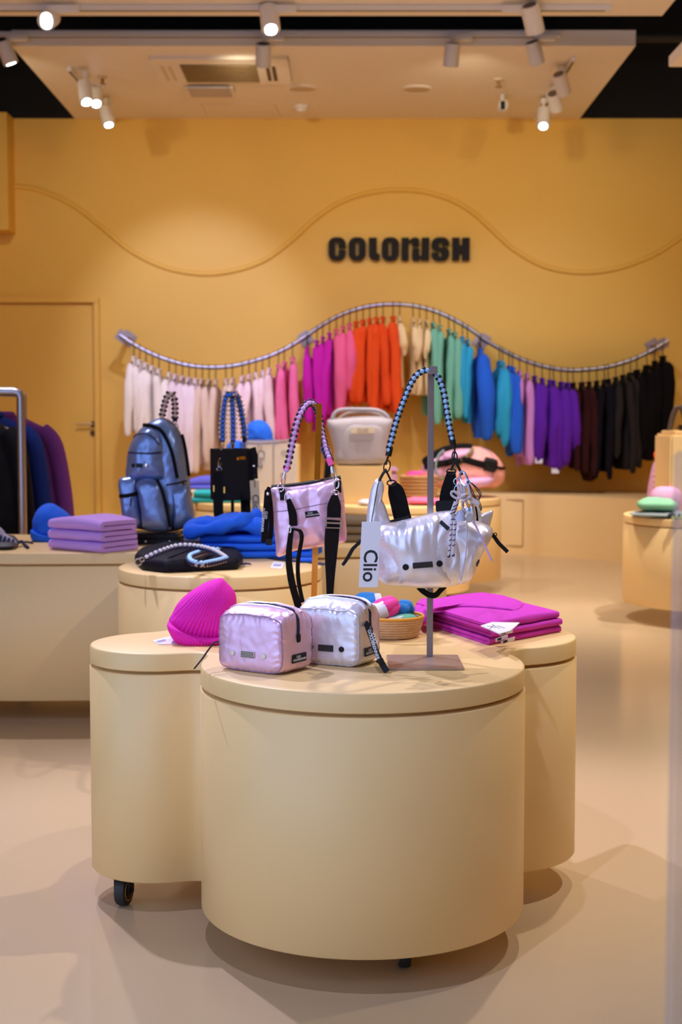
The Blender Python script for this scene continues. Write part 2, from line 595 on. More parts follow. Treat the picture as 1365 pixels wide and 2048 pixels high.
# ---------------------------------------------------------------- materials
WALL = mat('wall_yellow', (0.82, 0.50, 0.085), 0.55, vary=0.02, vscale=3, bump=(180, 0.03))
DOORM = mat('door_yellow', (0.80, 0.49, 0.08), 0.45, vary=0.02, vscale=3)
FLOORM = mat('poured_floor', (0.575, 0.425, 0.25), 0.18, vary=0.03, vscale=1.3, bump=(60, 0.02), spec=0.5)
CREAM = mat('cream_lacquer', (0.80, 0.56, 0.25), 0.42, vary=0.015, vscale=3)
PLY = mat('plywood_edge', (0.42, 0.26, 0.10), 0.7, vary=0.2, vscale=20)
WHITE = mat('ceiling_white', (0.90, 0.84, 0.78), 0.6, vary=0.02)
BLACKC = mat('void_black', (0.006, 0.005, 0.005), 0.9, vary=0)
LAMPW = mat('lamp_white', (0.82, 0.80, 0.80), 0.4, vary=0.02)
LENS = mat('lamp_lens', (0.9, 0.95, 1), 0.3, vary=0, emit=((0.80, 0.88, 1.0), 28))
LENSD = mat('lamp_lens_off', (0.05, 0.05, 0.06), 0.2, vary=0)
STEEL = mat('brushed_steel', (0.40, 0.37, 0.42), 0.36, 1.0, vary=0.05)
CHROME = mat('chrome', (0.72, 0.72, 0.76), 0.14, 1.0, vary=0.0)
GOLD = mat('polished_gold', (0.74, 0.38, 0.07), 0.16, 1.0, vary=0.03)
PLATE = mat('steel_plate', (0.50, 0.40, 0.36), 0.40, 1.0, vary=0.04)
BLACKP = mat('black_plastic', (0.009, 0.009, 0.011), 0.45, spec=0.25, vary=0.1)
BLACKF = mat('black_webbing', (0.008, 0.007, 0.008), 0.85, vary=0.15, wave=(160, 0.4, 'Z'), spec=0.15)
RUBBER = mat('tyre_rubber', (0.02, 0.018, 0.02), 0.6, vary=0.2)
HUB = mat('wheel_hub', (0.25, 0.16, 0.04), 0.4, vary=0.2)
PAPER = mat('white_card', (0.78, 0.78, 0.86), 0.6, vary=0.02)
INK = mat('black_ink', (0.012, 0.012, 0.02), 0.6, vary=0)
INKW = mat('white_ink', (0.75, 0.75, 0.78), 0.6, vary=0)
GRILLD = mat('grille_dark', (0.10, 0.065, 0.03), 0.8, vary=0.05)  # dark brown behind the slats and in the slots
VENTW = mat('vent_ivory', (0.70, 0.60, 0.46), 0.5, vary=0.02)

# ---------------------------------------------------------------- the room
YW, XL, XR, YF = 12.2, -3.7, 3.7, -1.6
ZC = P(682, 237, YW).z                 # underside of the hung ceiling where it meets the back wall
def struct(name, vf, m, **k):
    o = obj(name, vf, m, loc=base_of(vf), **k); o['kind'] = 'structure'; return o
floor = struct('floor', box(XL, XR, YF, YW, -0.1, 0), FLOORM, smooth=False)
wb = struct('wall_back', box(XL-0.1, XR+0.1, YW, YW+0.1, 0, ZC), WALL, smooth=False)
struct('wall_left', box(XL-0.1, XL, 2.2, YW, 0, ZC), WALL, smooth=False)
struct('wall_right', box(XR, XR+0.1, YF, YW, 0, ZC), WALL, smooth=False)
struct('ceiling', join(box(XL-0.1, XR+0.1, YF, YW+0.1, 4.7, 4.8), box(XL-0.1, XR+0.1, YW, YW+0.1, ZC, 4.7),
                       box(XL-0.1, XL, 2.2, YW, ZC, 4.7), box(XR, XR+0.1, YF, YW, ZC, 4.7)), BLACKC, smooth=False)
struct('wall_front_added', box(-0.9, XR, YF-0.1, YF, 0, ZC), WALL, smooth=False)  # added unseen wall, holds the cool daylight to the left side
# bulkhead in the left corner
bz = P(10, 458, 11.9).z
struct('trim_2', box(XL, P(16, 400, 11.95).x, 11.95, YW, bz, ZC), WALL, smooth=False)
# wavy bead running over the back wall
wave_px = [(15, 372), (60, 376), (110, 392), (160, 420), (210, 460), (262, 502), (330, 535), (405, 548), (470, 541), (530, 520), (585, 480),
           (625, 443), (675, 408), (730, 388), (790, 380), (850, 384), (905, 401), (950, 428), (990, 465), (1030, 500), (1090, 533), (1160, 545),
           (1230, 538), (1300, 514), (1350, 484), (1400, 448)]
wp = smooth_path([P(a, b, YW) for a, b in wave_px], 6)
struct('trim_1', tube(wp, 0.022, 10, flat=None), WALL)
# dropped ceiling slabs
zs = ZC
A = P(23, 94, 9.83); Bp = P(1272, 94, 9.83); Cq = P(1160, 237, YW); D = P(150, 237, YW)
def quad_slab(pts, z0, z1, bev=0.004):
    o2 = [(p.x, p.y) for p in pts]
    area = sum(o2[i][0]*o2[(i+1) % 4][1] - o2[(i+1) % 4][0]*o2[i][1] for i in range(4))
    if area < 0: o2 = o2[::-1]
    return rings_solid(o2, [(z0, 0), (z1, 0)])
slab_rear_f = P(650, 94, 9.83)
panel_rear = struct('trim_3', quad_slab([Vector((A.x, 9.83, 0)), Vector((Bp.x, 9.83, 0)), Vector((Cq.x, YW, 0)), Vector((D.x, YW, 0))], zs, zs+0.105), WHITE, smooth=False)
R2 = P(1325, 32, 9.1)
struct('trim_4', quad_slab([Vector((-3.4, 5.2, 0)), Vector((R2.x+0.02, 5.2, 0)), Vector((R2.x, 9.1, 0)), Vector((-3.4, 9.1, 0))], zs, zs+0.105), WHITE, smooth=False)
# faint access hatch on the slab: recessed joint lines
hb = [PZ(402, 207, zs), PZ(550, 207, zs), PZ(562, 233, zs), PZ(416, 233, zs)]
for a, b in ((0, 1), (1, 2), (3, 0)):
    o = obj('panel_joint', cyl(hb[a], hb[b], 0.004, 6), VENTW, panel_rear)
# service pipes in the dark void, upper right
single('service_pipe', cyl((1.9, 11.6, 4.15), (3.6, 11.6, 4.15), 0.04, 12), mat('duct_dark', (0.03, 0.025, 0.02), 0.7), 'dark service pipe in the black void above the right wall', 'pipe')
# lit corner of a further slab at the right edge of the picture
q0 = P(1338, 134, 8.0); q1 = P(1400, 92, 7.7)
struct('trim_5', box(q0.x, q0.x+0.5, 7.2, 8.0, q0.z, q0.z+0.06, 0.004), WHITE, smooth=False)

# door in the back wall, left
dr = P(190, 700, YW).x; dl = dr - 0.95; dt = P(100, 606, YW).z
door = struct('door_1', box(dl, dr-0.012, YW-0.012, YW+0.02, 0.01, dt-0.012, 0.003), DOORM)
def frame_piece(*a): return obj('door_frame', box(*a, 0.004), WALL, door)
frame_piece(dr, dr+0.045, YW-0.055, YW+0.01, 0, dt-0.001)
frame_piece(dl-0.06, dl-0.015, YW-0.055, YW+0.01, 0, dt-0.001)
frame_piece(dl-0.06, dr+0.045, YW-0.055, YW+0.01, dt, dt+0.045)
hp = P(186, 848, YW-0.03)
obj('handle_rose', cyl((hp.x, YW-0.012, hp.z), (hp.x, YW-0.025, hp.z), 0.024, 20), mat('bronze', (0.12, 0.06, 0.02), 0.4, 0.8), door)
obj('door_handle', tube(smooth_path([(hp.x, YW-0.02, hp.z), (hp.x, YW-0.06, hp.z), (hp.x-0.02, YW-0.065, hp.z), (hp.x-0.14, YW-0.065, hp.z-0.003)], 5), 0.009, 8), mat('handle_steel', (0.55, 0.42, 0.28), 0.35, 1.0), door)
kp = P(186, 866, YW-0.02)
obj('keyhole_rose', cyl((kp.x, YW-0.012, kp.z), (kp.x, YW-0.024, kp.z), 0.024, 20), MATS['bronze'], door)
obj('keyhole', box(kp.x-0.004, kp.x+0.004, YW-0.026, YW-0.022, kp.z-0.012, kp.z+0.010), BLACKP, door)

# low platform along the back wall, its front bowed
pf = []
for px, py in ((560, 1106), (700, 1107), (1010, 1108), (1090, 1112), (1170, 1117), (1250, 1126), (1340, 1142), (1460, 1168)):
    v = PZ(px, py, 0); pf.append((v.x, v.y))
pf = [(p.x, p.y) for p in smooth_path([Vector((a, b, 0)) for a, b in pf], 6)]
ol = pf + [(pf[-1][0], YW-0.002), (pf[0][0], YW-0.002)]
PLZ = 0.50
plat = struct('trim_6', rings_solid(ol, [(0, 0), (PLZ-0.012, 0), (PLZ-0.004, -0.003), (PLZ, -0.012)]), CREAM)
e0 = PZ(1012, 1108, 0); e1 = PZ(1046, 1109, 0)
for zz in (0.07, 0.45):
    obj('hatch_joint', cyl((e0.x, e0.y-0.0, zz), (e1.x, e1.y-0.0, zz), 0.004, 6), PLY, plat)
obj('hatch_joint', cyl((e1.x, e1.y, 0.07), (e1.x, e1.y, 0.45), 0.004, 6), PLY, plat)

# glass door leaf edge close to the camera, right
gx = P(1347, 1500, 1.35).x
gd = struct('door_2', box(gx, gx+0.035, 1.33, 1.37, 0.0, 1.12, 0.003), mat('frosted_profile', (0.50, 0.46, 0.46), 0.3, 0.0, alpha=0.28, vary=0))
obj('door_pane', box(gx+0.035, gx+0.5, 1.345, 1.355, 0.02, 1.12), mat('door_glass', (0.6, 0.65, 0.8), 0.05, alpha=0.12, vary=0), gd)

# ---------------------------------------------------------------- sign on the back wall
sx0, sx1 = P(657, 498, YW-0.03), P(940, 498, YW-0.03)
k = (sx1.x - sx0.x)/(1277-72.0)
sgn = thing('wall_sign', 'black raised lettering spelling COLORUSH on the yellow wall', 'sign', ((sx0.x+sx1.x)/2, YW, P(800, 521, YW-0.03).z))
SM = Matrix(((k, 0, 0, sx0.x - 72*k), (0, 0, 1, YW-0.028), (0, -k, 0, P(800, 475, YW-0.03).z + 65*k), (0, 0, 0, 1)))
G = [
 [[(222,150),(222,65,60),(72,65,60),(72,260,60),(222,260,60),(222,172),(157,172),(157,222,10),(133,222,10),(133,98,10),(157,98,10),(157,150)]],
 [[(245,65,60),(393,65,60),(393,260,60),(245,260,60)],[(306,98,11),(330,98,11),(330,222,11),(306,222,11)]],
 [[(418,68),(485,68),(485,205,16),(510,205),(510,258),(418,258,52)]],
 [[(527,65,60),(675,65,60),(675,262,60),(527,262,60)],[(587,98,11),(610,98,11),(610,224,11),(587,224,11)]],
 [[(697,68),(757,68),(764,95,8),(785,68,22),(848,66,42),(848,138),(788,138),(788,103,9),(757,103,9),(757,258),(697,258)]],
 [[(788,158),(848,158),(848,222,9),(868,222,9),(868,68),(932,68),(932,258),(868,258),(862,236,8),(842,262,24),(784,262,48)]],
 [[(1103,133),(1103,65,56),(952,65,56),(952,176,44),(1036,176,10),(1036,228,10),(1014,228,10),(1014,192),(952,192),(952,262,56),(1103,262,56),(1103,150,44),(1018,150,10),(1018,98,10),(1040,98,10),(1040,133)]],
 [[(1128,68),(1190,68),(1190,132,8),(1213,132,8),(1213,68),(1277,68),(1277,258),(1213,258),(1213,195,8),(1190,195,8),(1190,258),(1128,258)]],
]
SIGNM = mat('sign_black', (0.006, 0.004, 0.004), 0.8, vary=0.05)
for g in G:
    obj('letter', poly_solid([round_poly(l) for l in g], 0.05, SM), SIGNM, sgn, smooth=False)

# ---------------------------------------------------------------- ceiling cassette and small ceiling fittings
def ceil(px, py): return PZ(px, py, zs)
c0 = [ceil(300, 113), ceil(578, 117), ceil(592, 160), ceil(318, 157)]
xa, xb = ceil(300, 112).x, ceil(575, 112).x; ya, yb = ceil(400, 161).y, ceil(400, 112).y
ac = thing('air_conditioner', 'square ceiling air conditioner with brown slatted grille in the white slab', 'air conditioner', ((xa+xb)/2, (ya+yb)/2, zs-0.02))
obj('cover', box(xa, xb, ya, yb, zs-0.025, zs, 0.006), WHITE, ac)
g0, g1 = ceil(365, 121), ceil(520, 156)
gx0, gx1, gy0, gy1 = ceil(372, 150).x, ceil(518, 150).x, ceil(440, 157).y, ceil(440, 122).y
gy0, gy1 = min(gy0, gy1), max(gy0, gy1)
obj('grille_back', box(gx0, gx1, gy0, gy1, zs-0.028, zs-0.024), GRILLD, ac)
ns = 34
for i in range(ns):
    x = gx0 + (gx1-gx0)*(i+0.5)/ns
    obj('slat', box(x-0.0022, x+0.0022, gy0, gy1, zs-0.036, zs-0.027), mat('grille_tan', (0.42, 0.29, 0.14), 0.5), ac, smooth=False)
for i in range(9):
    y = gy0 + (gy1-gy0)*(i+0.5)/9
    obj('cross_slat', box(gx0, gx1, y-0.0022, y+0.0022, zs-0.034, zs-0.029), mat('grille_tan', (0.42, 0.29, 0.14), 0.5), ac, smooth=False)
for a in (332, 347, 538, 550):
    v = ceil(a, 142)
    obj('air_slot', box(v.x-0.012, v.x+0.012, gy0+0.05, gy1-0.05, zs-0.030, zs-0.024), GRILLD if a > 500 else VENTW, ac)
u0, u1 = ceil(378, 183), ceil(470, 171)
lf = thing('ceiling_lamp', 'small oblong ceiling light with white end caps behind the air conditioner grille', 'light', ((u0.x+u1.x)/2, (u0.y+u1.y)/2, zs-0.03))
ux0, ux1 = P(376, 177, u0.y).x, P(470, 177, u0.y).x
obj('body', box(ux0, ux1, u0.y, u1.y, zs-0.02, zs, 0.004), WHITE, lf)
obj('diffuser', box(ux0+0.03, ux1-0.03, u0.y+0.05, u1.y-0.05, zs-0.032, zs-0.019, 0.004), mat('diffuser_grey', (0.5, 0.45, 0.47), 0.4), lf)
for i, (a, b, l) in enumerate(((605, 176, 'round flush ceiling cover left of centre'), (834, 177, 'round flush ceiling cover right of centre'))):
    v = ceil(a, b)
    t = thing('ceiling_cover', l + ' on the white slab', 'cover', (v.x, v.y, zs-0.02))
    obj('rim', lathe([(0.12, zs), (0.12, zs-0.01), (0.10, zs-0.014), (0.10, zs-0.004)], (v.x, v.y, 0)), WHITE, t)
    obj('disc', lathe([(0.10, zs-0.004), (0.10, zs-0.011), (0.0, zs-0.012)], (v.x, v.y, 0)), mat('cover_beige', (0.62, 0.48, 0.34), 0.5), t)
v = ceil(603, 212)
t = thing('smoke_detector', 'white round smoke detector on the ceiling near the back wall', 'smoke detector', (v.x, v.y, zs-0.05))
obj('base', lathe([(0.06, zs), (0.06, zs-0.02), (0.045, zs-0.025)], (v.x, v.y, 0)), LAMPW, t)
obj('sensor', lathe([(0.045, zs-0.024), (0.04, zs-0.045), (0.02, zs-0.052), (0.0, zs-0.053)], (v.x, v.y, 0)), LAMPW, t)
for a, b, nm, l in ((998, 158, 'sprinkler', 'ceiling sprinkler on the right of the white slab'), (205, 153, 'sprinkler', 'ceiling sprinkler beside the left track lights')):
    v = ceil(a, b)
    t = thing(nm, l, 'sprinkler', (v.x, v.y, zs-0.06))
    obj('flange', lathe([(0.04, zs), (0.035, zs-0.012), (0.012, zs-0.016)], (v.x, v.y, 0)), VENTW, t)
    obj('nozzle', lathe([(0.012, zs-0.012), (0.012, zs-0.05), (0.025, zs-0.055), (0.025, zs-0.06), (0, zs-0.06)], (v.x, v.y, 0)), mat('brass', (0.35, 0.2, 0.08), 0.4, 0.8), t)
v = ceil(1006, 190)
t = thing('surveillance_camera', 'small white camera with dark lens under the slab at right', 'camera', (v.x, v.y, zs-0.12))
obj('mount', cyl((v.x, v.y, zs), (v.x, v.y, zs-0.05), 0.02, 12), LAMPW, t)
obj('housing', box(v.x-0.035, v.x+0.035, v.y-0.07, v.y+0.06, zs-0.13, zs-0.05, 0.012), LAMPW, t)
obj('lens', box(v.x-0.024, v.x+0.012, v.y-0.075, v.y-0.065, zs-0.125, zs-0.06, 0.003), BLACKP, t)

# ---------------------------------------------------------------- ceiling tracks and spotlights
def track(p0, p1, label, wd=0.036, h=0.034):
    d = (Vector(p1)-Vector(p0)); L = d.length
    M = frame(Vector(p0), d, (0, 0, 1))
    t = thing('ceiling_track', label, 'track', (Vector(p0)+Vector(p1))/2)
    obj('rail', xf(box(0, L, -h/2, h/2, -wd/2, wd/2, 0.003), M), LAMPW, t)
    obj('conductor_slot', xf(box(0.02, L-0.02, -h/2-0.003, -h/2+0.002, -wd/6, wd/6), M), GRILLD, t)
    obj('end_cap', xf(box(L-0.002, L+0.02, -h/2-0.002, h/2+0.002, -wd/2-0.002, wd/2+0.002, 0.003), M), LAMPW, t)
yt = 9.79
track((P(-40, 70, yt).x, yt, P(600, 69, yt).z), (P(1116, 69, yt).x, yt, P(600, 69, yt).z), 'long white track along the front edge of the rear slab')
ytf = 8.86
track((-3.0, ytf, zs-0.018), (P(1218, 6, ytf).x, ytf, zs-0.018), 'white track under the nearer slab at the top of the picture')
tl0, tl1 = ceil(138, 132), ceil(225, 232)
track((tl0.x, tl0.y, zs-0.018), (tl1.x, tl1.y, zs-0.018), 'short white track running to the wall at left')
tr0, tr1 = ceil(1148, 112), ceil(1075, 232)
track((tr0.x, tr0.y, zs-0.018), (tr1.x, tr1.y, zs-0.018), 'short white track running to the wall at right')

def spotlight(px, py, Y, aim, label, lit=False, r=0.05, L=0.15, track_z=None, adapter=(0.12, 0.05), side=1, along=(1, 0, 0)):
    c = P(px, py, Y); d = Vector(aim).normalized()
    t = thing('track_spotlight', label, 'spotlight', (c.x, Y, c.z - L/2), 'white track spotlights')
    top = zs - 0.03 if track_z is None else track_z
    back = c - d*L*0.5; front = c + d*L*0.5
    n = 24
    fr = frames([back, front])
    obj('lamp_head', tube([back, back + d*0.004, front - d*0.006, front, front - d*0.012], [r*0.92, r, r, r*0.94, r*0.90], n), LAMPW, t)
    obj('rear_cap', tube([back - d*0.003, back + d*0.001], [r*0.72, r*0.72], n), mat('lamp_rear', (0.16, 0.11, 0.09), 0.5), t)
    obj('lens', tube([front - d*0.006, front - d*0.001], [r*0.86, r*0.80], n), LENS if lit else LENSD, t)
    al = Vector(along)
    a = Vector((c.x, Y, 0)) + al*(adapter[0]*0.55*side)
    ax = frame(Vector((a.x, a.y, top)), al, (0, 1, 0) if abs(al.x) > 0.5 else (-1, 0, 0), (0, 0, 1))
    obj('adapter', xf(box(-adapter[0]*0.6, adapter[0]*0.6, -0.022, 0.022, -0.035, 0.01, 0.006), ax), LAMPW, t)
    obj('arm', tube([Vector((c.x, Y, top-0.02)), Vector((c.x, Y, c.z + 0.0))], 0.009, 10), LAMPW, t)
    return t
spotlight(98, 38, 8.8, (0.0, -1, -0.42), 'lit spotlight glaring at the camera, top left', True, 0.056, 0.17, adapter=(0.16, 0.05), side=1)
spotlight(540, 38, 8.8, (0.12, -0.45, -1), 'lit spotlight pointing down at top centre', True, 0.058, 0.16, adapter=(0.14, 0.05), side=1)
spotlight(1066, 38, 8.8, (0.35, 0.6, -0.95), 'unlit looking spotlight turned away at top right', False, 0.058, 0.17, adapter=(0.16, 0.05), side=-1)
zt = P(600, 76, yt).z
spotlight(14, 106, 9.72, (0.35, 0.2, -1), 'spotlight at the left picture edge on the slab front track', True, 0.052, 0.15, zt)
spotlight(527, 110, 9.72, (-0.05, 0.55, -1), 'spotlight on the slab front track beside the air conditioner', False, 0.052, 0.15, zt)
spotlight(904, 110, 9.72, (-0.08, 0.3, -1), 'left one of the two right spotlights on the slab front track', False, 0.052, 0.15, zt)
spotlight(1070, 106, 9.72, (0.35, 0.4, -1), 'right one of the two right spotlights on the slab front track', False, 0.052, 0.15, zt)
zu = zs-0.035
spotlight(171, 185, 10.4, (0.18, -0.45, -1), 'front spotlight of the left cluster, lit', True, 0.05, 0.17, zu, along=(0, 1, 0))
spotlight(192, 190, 11.0, (0.12, -0.5, -1), 'second spotlight of the left cluster, lit', True, 0.05, 0.17, zu, along=(0, 1, 0))
spotlight(214, 233, 11.3, (0.25, -0.25, -1), 'lowest spotlight of the left cluster close to the wall', True, 0.05, 0.15, zu, along=(0, 1, 0))
spotlight(1124, 168, 10.3, (0.35, 0.55, -0.7), 'front spotlight of the right cluster, turned to the wall', False, 0.052, 0.16, zu, along=(0, 1, 0))
spotlight(1110, 203, 10.9, (0.3, 0.7, -0.6), 'middle spotlight of the right cluster', False, 0.05, 0.15, zu, along=(0, 1, 0))
spotlight(1088, 236, 11.3, (-0.1, -0.5, -1), 'lit spotlight of the right cluster close to the wall', True, 0.05, 0.16, zu, along=(0, 1, 0))

# ---------------------------------------------------------------- display tables: lobed drums on castors
def lobed(circles, k, n=220, c=None):
    def f(x, y):
        d1, d2 = sorted(math.hypot(x-a, y-b)-r for a, b, r in circles)[:2]
        return max(k, d1) - math.hypot(max(k-d1, 0), max(k-d2, 0))
    cx = sum(a for a, b, r in circles)/len(circles) if c is None else c[0]
    cy = sum(b for a, b, r in circles)/len(circles) if c is None else c[1]
    out = []
    for i in range(n*3):
        a = 2*PI*i/(n*3); dx, dy = math.cos(a), math.sin(a)
        lo, hi = 0.0, 3.0
        # walk inward from outside to the first crossing
        s = hi
        while s > 0 and f(cx+dx*s, cy+dy*s) > 0: s -= 0.03
        lo, hi = s, s+0.03
        for _ in range(18):
            m = (lo+hi)/2
            if f(cx+dx*m, cy+dy*m) > 0: hi = m
            else: lo = m
        out.append((cx+dx*lo, cy+dy*lo))
    # even spacing
    pts = [Vector((a, b, 0)) for a, b in out]; L = [0]
    for i in range(len(pts)): L.append(L[-1] + (pts[(i+1) % len(pts)]-pts[i]).length)
    res = []; j = 0
    for q in range(n):
        s = L[-1]*q/n
        while L[j+1] < s: j += 1
        t = (s-L[j])/max(1e-9, L[j+1]-L[j]); p = pts[j].lerp(pts[(j+1) % len(pts)], t)
        res.append((p.x, p.y))
    return res

def caster(parent, p, yaw, h, rw=None):
    x, y = p; rw = h*0.46 if rw is None else rw
    M = Matrix.Translation((x, y, 0)) @ Matrix.Rotation(yaw, 4, 'Z')
    # wheel axle along local x
    prof = []
    c = obj('caster', xf(join(box(-0.022, 0.022, -0.028, 0.028, h-0.008, h, 0.001), box(-0.019, -0.015, -0.016, 0.016, rw*0.8, h-0.004), box(0.015, 0.019, -0.016, 0.016, rw*0.8, h-0.004),
                              cyl((-0.021, 0, rw), (0.021, 0, rw), 0.006, 10)), M), BLACKP, parent, loc=M @ Vector((0, 0, 0)))
    wv = []
    for xx, r in ((-0.0125, 0.0), (-0.0125, rw*0.72), (-0.013, rw*0.78), (-0.0115, rw*0.95), (-0.006, rw), (0.006, rw), (0.0115, rw*0.95), (0.013, rw*0.78), (0.0125, rw*0.72), (0.0125, 0.0)):
        wv.append((r, xx))
    vf = lathe(wv, (0, 0, 0), 28)
    R = M @ Matrix.Translation((0, 0, rw)) @ Matrix.Rotation(PI/2, 4, 'Y')
    obj('tyre', xf(vf, R), RUBBER, c)
    hb = [xf(lathe([(0.0, s*0.0145), (rw*0.25, s*0.0145), (rw*0.3, s*0.0125), (rw*0.62, s*0.0125), (rw*0.68, s*0.0145), (rw*0.72, s*0.0125)], (0, 0, 0), 24), R) for s in (-1, 1)]
    obj('hub', join(*hb), HUB, c)

def display_table(name, label, circles, k, z0, z1, casters, lip=0.042, gap=0.0075, c=None):
    o2 = lobed(circles, k, c=c)
    cx = sum(p[0] for p in o2)/len(o2); cy = sum(p[1] for p in o2)/len(o2)
    t = thing(name, label, 'display table', (cx, cy, 0))
    obj('tabletop', rings_solid(o2, [(z1-lip, -0.003), (z1-lip+0.002, 0), (z1-0.004, 0), (z1-0.001, -0.0015), (z1, -0.005)]), CREAM, t, ang=0.9)
    obj('plywood_groove', rings_solid(o2, [(z1-lip-gap-0.001, -0.014), (z1-lip+0.001, -0.014)]), PLY, t)
    obj('drum', rings_solid(o2, [(z0, -0.001), (z0+0.003, 0.0015), (z1-lip-gap-0.002, 0.0015), (z1-lip-gap, -0.001)]), CREAM, t, ang=0.9)
    for (x, y, yaw) in casters: caster(t, (x, y), yaw, z0)
    return t
TZ1, TZ2, TZ3, TZ4 = 0.612, 0.64, 0.61, 0.59
k1 = PZ(248, 1811, 0); k2 = PZ(810, 1948, 0)
T1 = display_table('display_table', 'nearest cream lobed display table on castors with pink and pearl bags',
    [(0.047, 3.10, 0.354), (-0.432, 3.37, 0.165), (0.372, 3.485, 0.206), (-0.12, 3.62, 0.30)], 0.09, 0.079, TZ1,
    [(k1.x, k1.y+0.005, math.radians(-14)), (k2.x, k2.y+0.04, math.radians(4)), (0.30, 3.62, 0.6), (-0.2, 3.75, 0.2)], c=(-0.02, 3.35))
T2 = display_table('display_table', 'cream lobed display table behind the nearest one, with backpack and lilac knits',
    [(-0.41, 4.83, 0.345), (-1.72, 5.72, 0.46), (0.04, 5.93, 0.40), (-0.75, 5.7, 0.42), (-1.2, 5.66, 0.40)], 0.2, 0.085, TZ2,
    [(-1.5, 5.4, 0.3), (-0.4, 4.75, 0.1), (0.05, 6.0, 0.5), (-0.9, 5.8, 1.0)], c=(-0.55, 5.4))
T3 = display_table('display_table', 'third cream lobed display table, with the pink duffel bag',
    [(0.33, 8.76, 0.46), (0.63, 9.35, 0.42), (-0.50, 8.92, 0.42), (0.0, 9.4, 0.55), (-0.6, 9.7, 0.45)], 0.08, 0.085, TZ3,
    [(0.35, 8.7, 0.3), (0.7, 9.4, 0.1), (-0.5, 8.9, 0.5), (-0.2, 9.5, 1.0)], c=(0.0, 9.2))
T4 = display_table('display_table', 'cream display table at the right picture edge, with green folded clothes',
    [(2.10, 8.0, 0.50), (2.5, 8.5, 0.5)], 0.08, 0.10, TZ4, [(2.0, 7.9, 0.3), (2.5, 8.5, 0.1), (2.1, 8.3, 0.1)], c=(2.2, 8.2))

# ---------------------------------------------------------------- wavy clothes rail on the back wall
RY = 11.82
rail_px = [(240, 670), (268, 689), (305, 708), (345, 723), (385, 732), (425, 735), (465, 732), (505, 723), (545, 710), (580, 693), (610, 674), (640, 653), (680, 631),
           (720, 617), (760, 610), (800, 609), (840, 614), (880, 626), (915, 643), (945, 661), (970, 679), (1000, 697), (1040, 717), (1085, 732), (1130, 740), (1165, 740),
           (1210, 735), (1255, 723), (1295, 706), (1338, 681)]
rw_ = [P(a, b, RY) for a, b in rail_px]
rpath = smooth_path(rw_, 6)
rail = thing('clothes_rail', 'long wavy silver clothes rail fixed to the yellow back wall', 'clothes rail', (rw_[15].x, RY, rw_[5].z))
cut = [0, 60, 120, len(rpath)-1]
for a, b in zip(cut, cut[1:]):
    obj('rail_tube', tube(rpath[a:b+1], 0.018, 12), STEEL, rail)
for i in (1, 60, 120, len(rpath)-3):
    p = rpath[i]; tg = (rpath[min(i+2, len(rpath)-1)] - rpath[max(i-2, 0)]).normalized()
    M = frame((p.x, YW, p.z), tg, Vector((0, -1, 0)).cross(tg), (0, -1, 0))
    br = obj('wall_bracket', xf(join(box(-0.055, 0.055, -0.055, 0.055, 0.0, 0.012, 0.002), box(-0.018, 0.018, -0.018, 0.018, 0.01, YW-RY-0.02, 0.002)), M), mat('bracket_steel', (0.40, 0.32, 0.32), 0.4, 0.9), rail)
    obj('clamp_plate', xf(box(-0.045, 0.045, -0.045, 0.045, YW-RY-0.03, YW-RY-0.018, 0.002), M), MATS['bracket_steel'], br)

def rail_at(px):
    for (a, b), (c, d) in zip(rail_px, rail_px[1:]):
        if a <= px <= c:
            best = min(rpath, key=lambda q: abs(q.x - P(px, b+(d-b)*(px-a)/(c-a), RY).x)); return best
    return rpath[-1]

HANGM = mat('hanger_black', (0.02, 0.018, 0.018), 0.4, 0.4, vary=0.05)
def hanger(px, label):
    r = rail_at(px); r = Vector((r.x, RY, r.z)); z = r.z
    t = thing('hanger', label, 'hanger', r, 'hangers on the wavy rail')
    R = 0.026; pts = []
    for k in range(9):
        a = math.radians(-30 + k*30)
        pts.append(Vector((r.x, RY + R*math.cos(a), z - 0.004 + R*math.sin(a))))
    pts = pts[::-1]; pts = pts + [Vector((r.x, RY+R*0.9, z-0.022)), Vector((r.x, RY, z-0.042)), Vector((r.x, RY, z-0.10))] if False else pts
    pts += [Vector((r.x, RY+0.012, z-0.04)), Vector((r.x, RY, z-0.055)), Vector((r.x, RY, z-0.115))]
    obj('hook', tube(pts, 0.0045, 6), HANGM, t)
    sh = smooth_path([Vector((r.x, RY-0.20, z-0.185)), Vector((r.x, RY-0.1, z-0.145)), Vector((r.x, RY, z-0.115)), Vector((r.x, RY+0.1, z-0.145)), Vector((r.x, RY+0.20, z-0.185))], 3)
    obj('shoulder_bar', tube(sh, 0.010, 6), HANGM, t)
    return t

